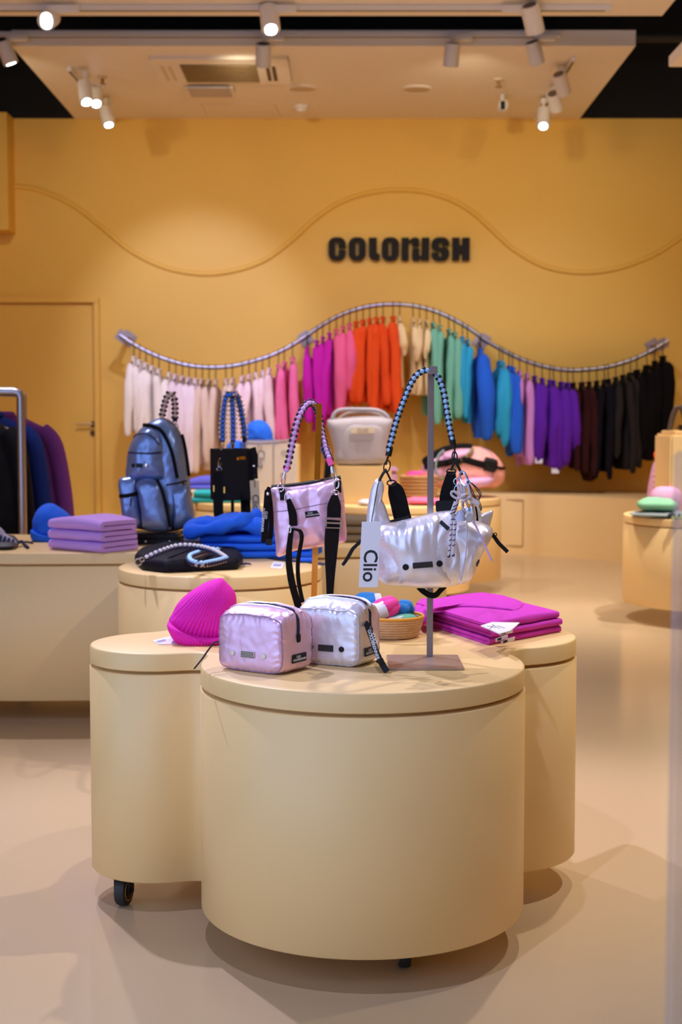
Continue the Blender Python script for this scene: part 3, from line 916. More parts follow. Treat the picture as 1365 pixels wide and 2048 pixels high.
def garment(px, py_bot, col, label, kind='knit', wd=None, rz=0.0, seed=0, sleeve=1.0, bulge=0.0, tag_white=False):
    r = rail_at(px); x0 = r.x; zt = r.z - 0.115
    zb = P(px, py_bot, RY-0.1).z; Ln = zt - zb
    m = mat('knit_%d_%d_%d' % tuple(int(c*999) for c in col), col, 0.9, bump=(240, 0.25), vary=0.08, sheen=0.25 if max(col) > 0.1 else 0.0, spec=0.3 if max(col) > 0.1 else 0.08)
    t = thing('garment', label, 'garment', (x0, RY, zb), 'clothes on the wavy rail')
    rr = random.Random(seed)
    th = (0.030 if wd is None else wd*0.72)*rr.uniform(0.82, 1.12); wy = rr.uniform(0.88, 1.04); bl = rr.uniform(-0.3, 0.6)
    M = Matrix.Translation((x0, RY, 0)) @ Matrix.Rotation(rz, 4, 'Z') @ Matrix.Translation((-x0, -RY, 0))
    # body: stacked closed sections, wide along y
    n = 20; rows = 11; V, Fc = [], []
    hem = zb + (0.0 if sleeve < 0.99 else Ln*rr.uniform(0.02, 0.10))
    for i in range(rows):
        f = i/(rows-1); z = zt + 0.012 - (zt + 0.012 - hem)*f
        if f == 0: hy, hx = 0.075, th*0.45
        else:
            sl = min(1, f/0.14)
            hy = 0.075 + (0.215-0.075)*sl**0.6 + bulge*math.sin(PI*f)*0.06 - 0.03*(f > 0.9); hx = th*(0.42 + 0.58*min(1, f/0.35))*(1 + 0.22*math.sin(f*5+seed)); hy *= wy if f > 0 else 1
        zz = z - (0.05 if f == 0 else 0)*0
        for k in range(n):
            a = 2*PI*k/n
            y = hy*math.copysign(abs(math.cos(a))**0.8, math.cos(a)); x = hx*math.sin(a)
            x += 0.011*f*math.sin(y*38 + seed) + 0.012*noise.noise(Vector((f*4, y*9, seed)))
            # shoulder slope
            zsl = -max(0, abs(y)-0.07)*0.42 if f < 0.25 else 0
            V.append(M @ Vector((x0 + x, RY + y, z + zsl*(1-f*4 if f < 0.25 else 0))))
    for i in range(rows-1):
        for k in range(n): Fc.append([i*n+k, i*n+(k+1) % n, (i+1)*n+(k+1) % n, (i+1)*n+k])
    Fc.append(list(range(n))); Fc.append([(rows-1)*n+k for k in range(n)])
    obj('body', (V, Fc), m, t, ang=1.2)
    if sleeve:
        for s in (-1, 1):
            zl = zt - (zt-zb)*sleeve*(1 - (rr.uniform(0.02, 0.10) if s > 0 or rr.random() < 0.45 else 0.0))
            dx = rr.uniform(-0.03, 0.03)
            pts = [Vector((x0, RY + s*0.17, zt-0.055)), Vector((x0 + dx*0.3, RY + s*0.225, zt-0.12)), Vector((x0 + dx, RY + s*(0.25 + bulge*0.05), zt-0.12-(zt-0.12-zl)*0.45)), Vector((x0 + dx*1.5, RY + s*0.235, zl+0.05)), Vector((x0 + dx*1.6, RY + s*0.23, zl))]
            pp = smooth_path(pts, 5); rad = []
            for i in range(len(pp)):
                f = i/(len(pp)-1)
                rad.append((0.036 + (0.020+bulge*0.03)*math.sin(PI*min(1, f*(1.0+0.25*bl))) - 0.014*max(0, (f-0.72)/0.28) - 0.012*max(0, 1-f/0.2))*(th/0.042)**0.9*(0.92 + 0.06*math.sin(i*0.7+seed)))
            vf = tube(pp, rad, 10, flat=None)
            vf = ([Vector((x0 + (q.x-x0) + 0.012*noise.noise(Vector((q.z*5, s*3.0 + seed, q.y*14)))+0.004*noise.noise(Vector((q.z*14, seed, q.y*40))), q.y + 0.020*noise.noise(Vector((q.z*4, seed*2.0, q.x*40 + s))), q.z)) for q in vf[0]], vf[1])
            obj('sleeve', xf(vf, M), m, t, ang=1.2)
    nb = loop((x0, RY, zt+0.008), (0, 1, 0), (1, 0, 0.0), 0.078, th*0.5, 0.008, 18, 6)
    obj('neckband', xf(nb, M), m, t)
    if tag_white:
        c = M @ Vector((x0, RY-0.24, zb+0.02))
        obj('care_label', box(c.x-0.03, c.x+0.03, c.y-0.012, c.y-0.008, c.z-0.05, c.z+0.08, 0.001), PAPER, t)
    return t

CRM = S(246, 236, 228); BLU = S(240, 222, 230); PKB = S(244, 216, 224); SND = S(226, 200, 182)
HOT = S(246, 118, 176); FUC = S(205, 30, 185); PNK = S(244, 105, 160); ORG = S(240, 84, 28); CRO = S(245, 220, 165)
MNT = S(120, 190, 160); TRQ = S(45, 165, 205); COB = S(35, 100, 215); LIL = S(205, 140, 205); PUR = S(92, 28, 165); BRN = S(52, 24, 24)
NAV = S(20, 18, 26); CHA = S(42, 38, 36); BLK = S(17, 14, 14)
order_words = ['first', 'second', 'third', 'fourth', 'fifth', 'sixth', 'seventh', 'eighth', 'ninth', 'tenth', 'eleventh', 'twelfth', 'thirteenth', 'fourteenth', 'fifteenth', 'sixteenth', 'seventeenth', 'eighteenth', 'nineteenth', 'twentieth', 'twenty-first', 'twenty-second', 'twenty-third']
groups = [
 ('cream white', CRM, [(266, 872), (280, 868), (294, 905), (306, 930), (321, 935), (336, 940)], {}),
 ('pale rosy', BLU, [(349, 942), (362, 942), (378, 944), (392, 945)], {}),
 ('sand beige', SND, [(405, 945), (419, 945), (433, 905), (452, 900), (467, 900)], {}),
 ('blush', PKB, [(482, 900), (495, 900), (510, 905), (524, 902), (538, 895)], {}),
 ('candy pink', HOT, [(556, 886), (571, 888), (587, 893)], {}),
 ('fuchsia', FUC, [(615, 845), (632, 870), (645, 855), (657, 840)], {}),
 ('rose pink', PNK, [(671, 826), (686, 824), (699, 795)], {'bulge': 0.5}),
 ('orange', ORG, [(712, 818), (726, 818), (740, 820), (754, 824), (769, 826), (785, 832)], {'wd': 0.048}),
 ('crocheted cream', CRO, [(802, 775), (824, 788), (839, 790), (854, 790)], {'sleeve': 0.55, 'wd': 0.036}),
 ('mint green', MNT, [(868, 842), (883, 848), (897, 855), (911, 845)], {}),
 ('turquoise', TRQ, [(924, 826), (937, 850)], {}),
 ('cobalt', COB, [(961, 884)], {'bulge': 0.7, 'wd': 0.05}),
 ('sea blue', TRQ, [(998, 870), (1008, 892)], {'bulge': 0.6}),
 ('royal blue', COB, [(1017, 905), (1028, 920)], {}),
 ('lilac', LIL, [(1041, 922), (1056, 945)], {}),
 ('violet', PUR, [(1069, 918), (1083, 925), (1097, 935), (1111, 938), (1124, 938), (1137, 920)], {'bulge': 0.5}),
 ('dark brown', BRN, [(1150, 940), (1165, 945), (1180, 966)], {}),
 ('navy black', NAV, [(1194, 956), (1208, 957), (1221, 948)], {}),
 ('charcoal', CHA, [(1236, 924), (1250, 945), (1264, 940)], {}),
 ('black', BLK, [(1278, 920), (1293, 920), (1308, 912), (1323, 905)], {'bulge': 0.4, 'wd': 0.05}),
]
sd = 0
for cname, col, lst, kw in groups:
    for i, (px, pb) in enumerate(lst):
        sd += 1
        which = 'only' if len(lst) == 1 else order_words[i]
        kx = dict(kw)
        top = 'short crochet top' if cname.startswith('croch') else 'knit'
        garment(px, pb, col, '%s %s on the wavy rail, %s of that colour from the left' % (cname, top, which), seed=sd*1.37, rz=rnd.uniform(-0.07, 0.07), tag_white=(cname == 'violet' and i in (0, 3)), **kx)
        hanger(px, 'black hanger holding the %s %s garment from the left on the wavy rail' % (order_words[i] if len(lst) > 1 else 'only', cname))

# ---------------------------------------------------------------- materials of the goods
PEARL = mat('pearl_nylon', (0.84, 0.81, 0.88), 0.36, 0.45, bump=(55, 0.2), vary=0.04, film=330, coat=0.3, coat_rough=0.25)
PINKP = mat('pink_pearl_nylon', (0.84, 0.55, 0.76), 0.36, 0.45, bump=(55, 0.2), vary=0.06, film=300, coat=0.3, coat_rough=0.25)
BLUEP = mat('blue_metal_nylon', (0.20, 0.30, 0.62), 0.36, 0.6, bump=(40, 0.4), vary=0.15, coat=0.3, coat_rough=0.2)
PIPE_P = mat('piping_mauve', (0.36, 0.22, 0.36), 0.5)
PIPE_W = mat('piping_pearl', (0.62, 0.60, 0.68), 0.45, 0.3)
MAG = mat('magenta_knit', S(192, 40, 172), 0.85, bump=(420, 0.3), vary=0.05, sheen=0.25)
MAGR = mat('magenta_rib', S(228, 22, 175), 0.85, vary=0.05, sheen=0.3, bump=(500, 0.3))
COBK = mat('cobalt_knit', S(20, 100, 235), 0.85, bump=(300, 0.3), vary=0.06, sheen=0.2)
LILK = mat('lilac_knit', S(205, 158, 240), 0.85, bump=(300, 0.25), vary=0.05, sheen=0.2)
DENIM = mat('denim_blue', S(96, 110, 160), 0.8, bump=(300, 0.3), vary=0.1)
TEAL = mat('teal_knit', S(30, 170, 185), 0.85, bump=(300, 0.3), vary=0.08)
PERI = mat('periwinkle_knit', S(95, 100, 225), 0.85, bump=(300, 0.3), vary=0.08)
CREAMK = mat('cream_knit', S(225, 200, 165), 0.85, bump=(300, 0.3), vary=0.05)
GREYK = mat('grey_twill', S(130, 110, 84), 0.85, bump=(300, 0.3), vary=0.08)
LEATH = mat('black_leather', (0.007, 0.006, 0.008), 0.6, spec=0.18, bump=(200, 0.2), vary=0.1)
SUIT = mat('black_nylon', (0.006, 0.006, 0.012), 0.6, spec=0.12, bump=(150, 0.2), vary=0.1)
C_LB = mat('cord_light_blue', S(150, 195, 240), 0.6, bump=(700, 0.3), vary=0.1)
C_BK = mat('cord_black', (0.014, 0.014, 0.02), 0.7, vary=0.1)
C_GR = mat('cord_grey', S(190, 185, 190), 0.7, vary=0.1)
C_PK = mat('cord_pink', S(240, 120, 190), 0.6, vary=0.1)
C_LI = mat('cord_lilac', S(200, 170, 225), 0.6, vary=0.1)
C_YE = mat('cord_lime', S(205, 215, 140), 0.6, vary=0.1)
C_BU = mat('cord_blue', S(50, 110, 215), 0.6, vary=0.1)
C_PE = mat('cord_peach', S(230, 195, 180), 0.6, vary=0.1)
C_NV = mat('cord_navy', S(20, 25, 70), 0.7, vary=0.1)
MPINK = mat('pink_collar', S(250, 95, 180), 0.5, vary=0.05)
SILV = mat('silver_hardware', (0.75, 0.75, 0.80), 0.2, 1.0, vary=0)
ROPE = mat('jute', S(205, 170, 130), 0.85, bump=(160, 0.6), vary=0.2, vscale=60)
ROPEY = mat('yellow_rim', S(222, 160, 55), 0.8, bump=(200, 0.5), vary=0.1)

def pt(path, Y):
    return [P(a, b, Y) if not isinstance(Y, (list, tuple)) else P(a, b, Y[i]) for i, (a, b) in enumerate(path)]

def carabiner(p0, p1, wd, rad, m, parent, nm='carabiner', n=(0, -1, 0)):
    """oval snap hook between two points"""
    p0 = Vector(p0); p1 = Vector(p1); c = (p0+p1)/2; u = (p1-p0); r = u.cross(Vector(n))
    vf = loop(c, r, u, wd/2, u.length/2, rad, 18, 6)
    return obj(nm, vf, m, parent)

def dring(c, wd, ht, rad, m, parent, r=(1, 0, 0), u=(0, 0, 1), nm='ring'):
    return obj(nm, loop(c, r, u, wd/2, ht/2, rad, 18, 6), m, parent)

def braid_strap(parent, path, wd, step, mats, view=(0, -1, 0), nm='braided_strap'):
    core, A, B, D = braid(path, wd, step, view)
    s = obj(nm, core, mats[3] if len(mats) > 3 else mats[1], parent)
    obj('front_cord', A, mats[0], s, kind='stuff'); obj('side_cord', B, mats[1], s, kind='stuff'); obj('back_cord', D, mats[2], s, kind='stuff')
    return s

# ---------------------------------------------------------------- silver stand with the pearl shoulder bag
YS = 3.15
b = [PZ(783, 1342, TZ1), PZ(929, 1342, TZ1), PZ(930, 1314, TZ1), PZ(812, 1314, TZ1)]
xl, xr_, yn, yf_ = PZ(779, 1341, TZ1).x, PZ(930, 1341, TZ1).x, PZ(850, 1341, TZ1).y, PZ(850, 1313, TZ1).y
st = thing('bag_stand', 'silver bag stand with square steel foot on the nearest table', 'stand', ((xl+xr_)/2, (yn+yf_)/2, TZ1))
# foot plate, turned a little
M = Matrix.Translation(((xl+xr_)/2, (yn+yf_)/2, 0))
obj('foot_plate', xf(box(-(xr_-xl)/2, (xr_-xl)/2, -(yf_-yn)/2, (yf_-yn)/2, TZ1+0.0005, TZ1+0.0045, 0.001), M), PLATE, st)
pb = P(860, 1316, YS); ptop = P(855, 746, YS)
obj('pole', box(pb.x-0.0068, pb.x+0.0068, YS-0.006, YS+0.006, TZ1+0.004, ptop.z, 0.001), STEEL, st)
obj('hook_arm', box(pb.x-0.0085, pb.x+0.0085, YS-0.085, YS+0.006, ptop.z-0.004, ptop.z+0.003, 0.001), STEEL, st)
obj('hook_lip', box(pb.x-0.0085, pb.x+0.0085, YS-0.088, YS-0.083, ptop.z-0.004, ptop.z+0.012, 0.001), STEEL, st)

YB = 3.09
main = [(742, 1062), (757, 1050), (778, 1045), (805, 1042), (832, 1034), (858, 1028), (885, 1022), (915, 1023), (950, 1040), (978, 1060), (972, 1090), (960, 1120), (948, 1150), (925, 1166), (895, 1174), (855, 1177), (815, 1174), (780, 1171), (760, 1163), (750, 1145), (744, 1115), (740, 1085)]
bag = thing('shoulder_bag', 'pearly white puffy shoulder bag hanging from the silver stand', 'handbag', P(850, 1177, YB))
v_body = pil(main, YB, 0.062, Tb=0.045, n=110, rings=22, p=2.6, q=2.1, wr=0.002, ws=24, gather=0.0018, ng=46, seed=3, folds=(0.0035, 55, 10), c=(850, 1105))
obj('body', v_body, PEARL, bag, ang=2.5)
ear = [(735, 1062), (734, 1030), (738, 1000), (744, 974), (753, 958), (764, 959), (769, 975), (765, 998), (771, 1012), (778, 1034), (782, 1054), (757, 1068)]
obj('left_handle_wing', pil(ear, YB+0.01, 0.016, n=48, rings=10, wr=0.003, ws=60, gather=0.001, ng=22, seed=5, c=(753, 1025)), PEARL, bag, ang=2.5)
gus = [(888, 1026), (920, 1024), (952, 1040), (985, 1056), (982, 1078), (965, 1108), (950, 1140), (940, 1161), (915, 1168), (906, 1150), (900, 1110), (892, 1070)]
v_gus = pil(gus, YB-0.012, 0.052, Tb=0.02, n=80, rings=18, p=2.4, q=2.0, wr=0.0015, ws=24, gather=0.0016, ng=36, seed=9, folds=(0.0035, 50, 12), c=(938, 1095))
obj('side_panel', v_gus, PEARL, bag, ang=2.5)
rear_ = [(922, 1020), (948, 1008), (968, 1028), (987, 1020), (981, 1050), (974, 1062), (945, 1062), (925, 1045)]
obj('right_handle_wing', pil(rear_, YB+0.012, 0.016, n=40, rings=8, wr=0.003, ws=60, seed=6), PEARL, bag, ang=2.5)
flap = [(742, 1064), (760, 1050), (790, 1044), (832, 1034), (872, 1027), (884, 1040), (892, 1080), (899, 1120), (906, 1160), (895, 1172), (855, 1176), (815, 1172), (795, 1168), (780, 1130), (768, 1105), (752, 1085)]
v_flap = pil(flap, YB-0.020, 0.052, Tb=0.02, n=110, rings=24, p=2.6, q=2.0, wr=0.0015, ws=20, gather=0.0020, ng=50, seed=12, folds=(0.0052, 62, 8, P(840, 1110, YB).z, 0.06), c=(836, 1105))
obj('front_flap', v_flap, PEARL, bag, ang=2.5)
# seam between flap and side panel
d = drape(join(v_flap, v_gus), [(885, 1040), (893, 1075), (900, 1110), (903, 1140), (906, 1158)], 0.0015)
if len(d) > 3: obj('seam_cord', tube([p for p, _ in d], 0.0014, 6), PIPE_W, bag)
d = drape(v_flap, [(752, 1090), (768, 1112), (782, 1140), (794, 1166)], 0.001)
if len(d) > 3: obj('seam_cord', tube([p for p, _ in d], 0.0010, 6), PIPE_W, bag)
d = drape(join(v_flap, v_gus, v_body), [(881, 1044), (888, 1050), (897, 1058)], 0.002)
if len(d) > 2: obj('zipper_end', ribbon([p for p, _ in d], 0.008, 0.003, (0.3, 0, 1)), BLACKP, bag)
for px, py in ((812, 1134), (879, 1127)):
    h, nn = hit(v_flap, px, py, 0.0008)
    if h is not None:
        fm = surf_frame(h, (nn + Vector((0, -2, 0))).normalized())
        bt = obj('snap_button', xf(lathe([(0.0068, 0), (0.0068, 0.0018), (0.0058, 0.0030), (0, 0.0033)], (0, 0, 0), 24), fm), BLACKP, bag)
hs_ = [hit(v_flap, 846+a, 1130+b_, 0.0)[0] for a in (-18, 0, 18) for b_ in (-4, 4)]
h = hit(v_flap, 846, 1130, 0.0)[0]; h.y = sorted(q.y for q in hs_)[1] + 0.0004
fm = surf_frame(h, Vector((0, -1, 0)), Vector((1, 0, 0.08)))
pl = obj('perforated_plate', patch(fm, 0.0425, 0.0125, 0.0022), BLACKP, bag)
hol = []
for i in range(13):
    for j in range(4):
        hol.append(xf(box(-0.0009, 0.0009, -0.0009, 0.0009, 0.0021, 0.0026), fm @ Matrix.Translation((-0.0192 + i*0.0032, -0.0045 + j*0.003, 0))))
obj('plate_holes', join(*hol), mat('plate_hole', (0.06, 0.055, 0.05), 0.7), pl, kind='stuff')
h, nn = hit(v_gus, 956, 1126, 0.0)
if h is not None:
    fm = surf_frame(h, nn, Vector((0.5, 0.2, 0.25)))
    lp = obj('logo_patch', patch(fm, 0.012, 0.013, 0.002), BLACKP, bag)
    obj('logo_print', text('C', 0.009, fm @ Matrix.Translation((0, 0, 0.0022))), INKW, lp)
# wrist loops left and right
lw = smooth_path(pt([(719, 1083), (714, 1090), (706, 1098), (698, 1112), (689, 1126), (685, 1130)], YB-0.02), 5)
obj('zip_pull', ribbon(lw, [0.006 + 0.002*math.sin(PI*i/(len(lw)-1)) for i in range(len(lw))], 0.0035, (0.75, 0, 0.5)), BLACKP, bag)
obj('pull_ring', cyl(P(722, 1080, YB-0.015), P(716, 1090, YB-0.02), 0.0035, 8), BLACKP, bag)
rw2 = smooth_path(pt([(980, 1066), (988, 1072), (998, 1086), (1008, 1096), (1016, 1104)], YB-0.01), 5)
obj('zip_pull', ribbon(rw2, 0.0085, 0.0035, (0.75, 0, -0.5)), BLACKP, bag)
dring(P(991, 1069, YB-0.016), 0.007, 0.007, 0.0012, BLACKP, bag, nm='pull_ring')
# black loop under the bag
ul = smooth_path(pt([(838, 1174), (848, 1183), (860, 1190), (872, 1190), (882, 1180), (890, 1172)], YB-0.0), 5)
obj('bottom_loop', ribbon(ul, 0.013, 0.002, (0.1, -0.35, 1)), BLACKF, bag)
# black webbing straps standing behind the body
for nm, pts_, wds in (('left_webbing', [(784, 968), (791, 980), (797, 1000), (804, 1030), (811, 1056)], [0.018, 0.034, 0.038, 0.038, 0.040]),
                      ('right_webbing', [(903, 943), (902, 955), (898, 985), (895, 1015), (894, 1040)], [0.018, 0.024, 0.036, 0.036, 0.036])):
    p_ = smooth_path(pt(pts_, YB+0.030), 4); ww = [x.x for x in smooth_path([Vector((a, 0, 0)) for a in wds], 4)]
    obj(nm, ribbon(p_, ww, 0.003, (1, 0.0, 0.25 if nm[0] == 'l' else 0.08)), BLACKF, bag)
sl = P(798, 1034, YB+0.02); sr = P(893, 1012, YB+0.02)
obj('strap_slide', xf(box(-0.023, 0.023, -0.011, -0.002, -0.003, 0.003, 0.001), frame(sl, (1, 0, 0.28), (-0.28, 0, 1), (0, -1, 0))), BLACKP, bag)
obj('strap_slide', xf(box(-0.023, 0.023, -0.0125, 0.0125, -0.004, 0.004, 0.002), frame(sr, (1, 0, 0.06), (-0.06, 0, 1), (0, -1, 0))), BLACKP, bag)
dring(P(784, 966, YB+0.028), 0.020, 0.012, 0.0017, BLACKP, bag)
dring(P(903, 943, YB+0.028), 0.020, 0.012, 0.0017, BLACKP, bag)
# braided shoulder strap over the hook
Ystr = YS-0.05
sp = [(778, 900), (783, 880), (791, 850), (800, 822), (810, 796), (822, 768), (834, 750), (850, 741), (866, 744), (880, 760), (888, 785), (893, 815), (899, 850), (904, 876), (906, 884)]
path = smooth_path(pt(sp, Ystr), 8)
stp = braid_strap(bag, path, 0.0155, 0.0118, (C_LB, C_BK, C_GR))
for a, b_ in (((781, 896), (777, 912)), ((904, 876), (908, 892))):
    obj('strap_ferrule', cyl(P(*a, Ystr), P(*b_, Ystr), 0.0068, 12), BLACKP, stp)
hk1 = obj('snap_hook', tube(smooth_path(pt([(777, 912), (774, 922), (772, 930)], Ystr), 4), 0.0024, 6), BLACKP, bag)
carabiner(P(777, 921, Ystr), P(772, 945, Ystr), 0.0135, 0.0016, BLACKP, bag, 'snap_hook')
obj('snap_hook', tube(smooth_path(pt([(772, 940), (778, 952), (783, 963)], YB), 4), 0.0022, 6), BLACKP, bag)
obj('snap_hook', tube(smooth_path(pt([(908, 890), (910, 900), (908, 918)], YB), 4), 0.0022, 6), BLACKP, bag)
carabiner(P(909, 903, YB), P(911, 926, YB), 0.011, 0.0016, BLACKP, bag, 'snap_hook')
obj('snap_hook', tube(smooth_path(pt([(911, 922), (906, 932), (903, 941)], YB), 4), 0.0026, 6), BLACKP, bag)
obj('snap_hook', tube(smooth_path(pt([(911, 922), (918, 935), (925, 950)], YB-0.02), 4), 0.0030, 6), BLACKP, bag)
# the cord that carries the hang tag
cr = smooth_path(pt([(773, 938), (764, 952), (757, 968), (753, 990), (749, 1012), (745, 1035), (743, 1048)], YB-0.045), 5)
obj('snap_hook', tube(smooth_path(pt([(773, 938), (765, 950), (759, 962)], YB-0.03), 4), 0.0030, 6), BLACKP, bag)

# hang tag
YT = YB-0.075
tl, tr_, bl, br_ = P(724, 1044, YT), P(763, 1043, YT), P(718, 1174, YT), P(756, 1175, YT)
cT = (tl+tr_+bl+br_)/4; down = ((bl+br_)-(tl+tr_)).normalized(); rt = ((tr_+br_)-(tl+bl)).normalized()
hw = ((tr_-tl).length + (br_-bl).length)/4; hh = ((bl-tl).length + (br_-tr_).length)/4
tg = thing('hang_tag', 'large white hang tag reading Clio in front of the pearl bag', 'tag', cT + down*hh)
MT = frame(cT, rt, -down)
obj('card', xf(box(-hw, hw, -hh, hh, -0.0006, 0.0006, 0.0003, 1), MT), PAPER, tg)
MX = frame(cT + down*(hh*0.34), down, rt)       # reading downwards
obj('lettering', text('Clio', 0.0415, MX @ Matrix.Translation((0, 0.0005, 0.0007)), 0.0002, 0.0006), INK, tg)
obj('string', tube(cr, 0.0010, 6), C_BK, tg)

# charm bundle hanging from the right hook
ch = thing('bag_charm', 'bundle of white rope, trinkets and a pale blue clip hanging on the pearl bag', 'charm', P(930, 1160, YB-0.09))
YC = YB-0.085
LBM = mat('pale_blue_metal', S(175, 200, 240), 0.25, 0.8, vary=0)
WROPE = mat('white_rope', S(205, 195, 205), 0.8, bump=(500, 0.4), vary=0.08)
carabiner(P(924, 943, YC+0.02), P(933, 972, YC), 0.015, 0.0024, LBM, ch)
dring(P(914, 963, YC), 0.012, 0.013, 0.0013, LBM, ch)
dring(P(914, 980, YC), 0.010, 0.018, 0.0011, LBM, ch)
for a in ([(916, 968), (920, 985), (915, 1005), (908, 1025)], [(928, 972), (930, 990), (926, 1010), (930, 1030)], [(936, 968), (941, 990), (945, 1010)], [(922, 968), (925, 985), (932, 1000), (940, 1018)]):
    obj('rope', tube(smooth_path(pt(a, YC), 4), 0.0030, 8), WROPE, ch)
# bow and knot
for a in ([(930, 994), (915, 997), (904, 990), (905, 983), (914, 985), (926, 992)], [(936, 996), (948, 1006), (958, 1008), (956, 1003), (946, 998), (938, 993)]):
    obj('bow_loop', tube(smooth_path(pt(a, YC-0.012), 5), 0.0026, 8), WROPE, ch)
kn = [ellipsoid(P(931+6*math.cos(i*2.1), 996+6*math.sin(i*2.1), YC-0.014-0.003*(i % 3)), (Vector((0.0068, 0, 0.001)), Vector((0, 0.005, 0)), Vector((0.002, 0, 0.0045))), 8, 6) for i in range(6)]
obj('knot', join(*kn), WROPE, ch)
# twisted striped rope, thick part then two tails
tw = smooth_path(pt([(914, 1004), (908, 1020), (905, 1030)], YC-0.008), 5)
obj('striped_rope', tube(tw, [0.0058]*len(tw), 10), WROPE, ch)
for a in ([(906, 1028), (904, 1050), (902, 1075), (900, 1098), (898, 1112)], [(910, 1028), (911, 1050), (909, 1075), (908, 1098), (907, 1110)]):
    p_ = smooth_path(pt(a, YC-0.006), 6)
    o_ = obj('striped_rope', tube(p_, 0.0030, 8), WROPE, ch)
    obj('rope_tip', tube([p_[-3], p_[-1] + Vector((0, 0, -0.003))], 0.0030, 8), C_NV, o_)
    for (q, tt) in arc_points(p_, 0.011)[1:-1]:
        obj('stripe', xf(box(-0.0033, 0.0033, -0.0009, 0.0009, -0.0033, 0.0033, 0.0004, 1), frame(q, Vector((1, 0, 0.5)), Vector((-0.5, 0, 1)))), C_NV, o_)
for q, tt in arc_points(tw, 0.008)[1:]:
    obj('stripe', xf(box(-0.0060, 0.0060, -0.0010, 0.0010, -0.0060, 0.0060, 0.0004, 1), frame(q, Vector((1, 0, 0.5)), Vector((-0.5, 0, 1)))), C_NV, ch)
# pale bell-shaped trinket
bx = P(921, 1030, YC-0.004)
obj('bell_trinket', lathe([(0.012, -0.012), (0.0115, -0.006), (0.009, 0.002), (0.006, 0.008), (0.002, 0.010), (0.0, 0.0105)], bx, 20), mat('pale_felt', S(190, 195, 225), 0.8, bump=(300, 0.5)), ch)
# silver heart plate and bar
obj('silver_plate', xf(ellipsoid((0, 0, 0), (Vector((0.0085, 0, 0)), Vector((0, 0.0105, 0)), Vector((0, 0, 0.0018))), 16, 6), frame(P(940, 1036, YC-0.012), (0.9, 0, -0.4), (0.4, 0, 0.9))), mat('mesh_silver', (0.55, 0.55, 0.62), 0.35, 0.9, bump=(900, 0.8)), ch)
obj('silver_bar', cyl(P(924, 1010, YC-0.012), P(934, 1026, YC-0.014), 0.0016, 8), SILV, ch)
obj('amber_bead', xf(box(-0.0032, 0.0032, -0.0034, 0.0034, -0.003, 0.003, 0.001), facing(0) if False else frame(P(939, 1011, YC-0.012), (1, 0, 0), (0, 0, 1))), mat('amber', S(225, 150, 50), 0.4), ch)
obj('blue_bead', xf(box(-0.0034, 0.0034, -0.003, 0.003, -0.003, 0.003, 0.001), frame(P(939, 1020, YC-0.012), (1, 0, 0), (0, 0, 1))), mat('bead_blue', S(110, 170, 225), 0.4), ch)
for a in ([(946, 1004), (950, 1020), (953, 1042)], [(955, 1012), (958, 1030), (958, 1042)]):
    obj('fabric_tab', ribbon(smooth_path(pt(a, YC+0.004), 4), 0.010, 0.002, (1, 0, 0)), mat('cream_tape', S(225, 205, 180), 0.7), ch)
# long cords
obj('long_cord', tube(smooth_path(pt([(947, 1042), (960, 1068), (972, 1095), (985, 1122)], YC-0.006), 6), 0.0021, 8), C_LI, ch)
obj('long_cord', tube(smooth_path(pt([(934, 1040), (934, 1070), (932, 1110), (926, 1140), (922, 1162)], YC-0.010), 6), 0.0017, 8), WROPE, ch)
for a in ([(936, 963), (945, 968), (956, 982), (961, 992), (958, 1000), (952, 996), (946, 982), (938, 966)], [(937, 966), (944, 985), (951, 998), (957, 997), (963, 988), (955, 976), (944, 966)], [(957, 1000), (960, 1012), (963, 1022)], [(958, 1000), (963, 1012), (964, 1020)]):
    obj('black_cord', tube(smooth_path(pt(a, YC), 5), 0.0011, 6), C_BK, ch)
dring(P(937, 964, YC), 0.007, 0.008, 0.0012, LBM, ch)

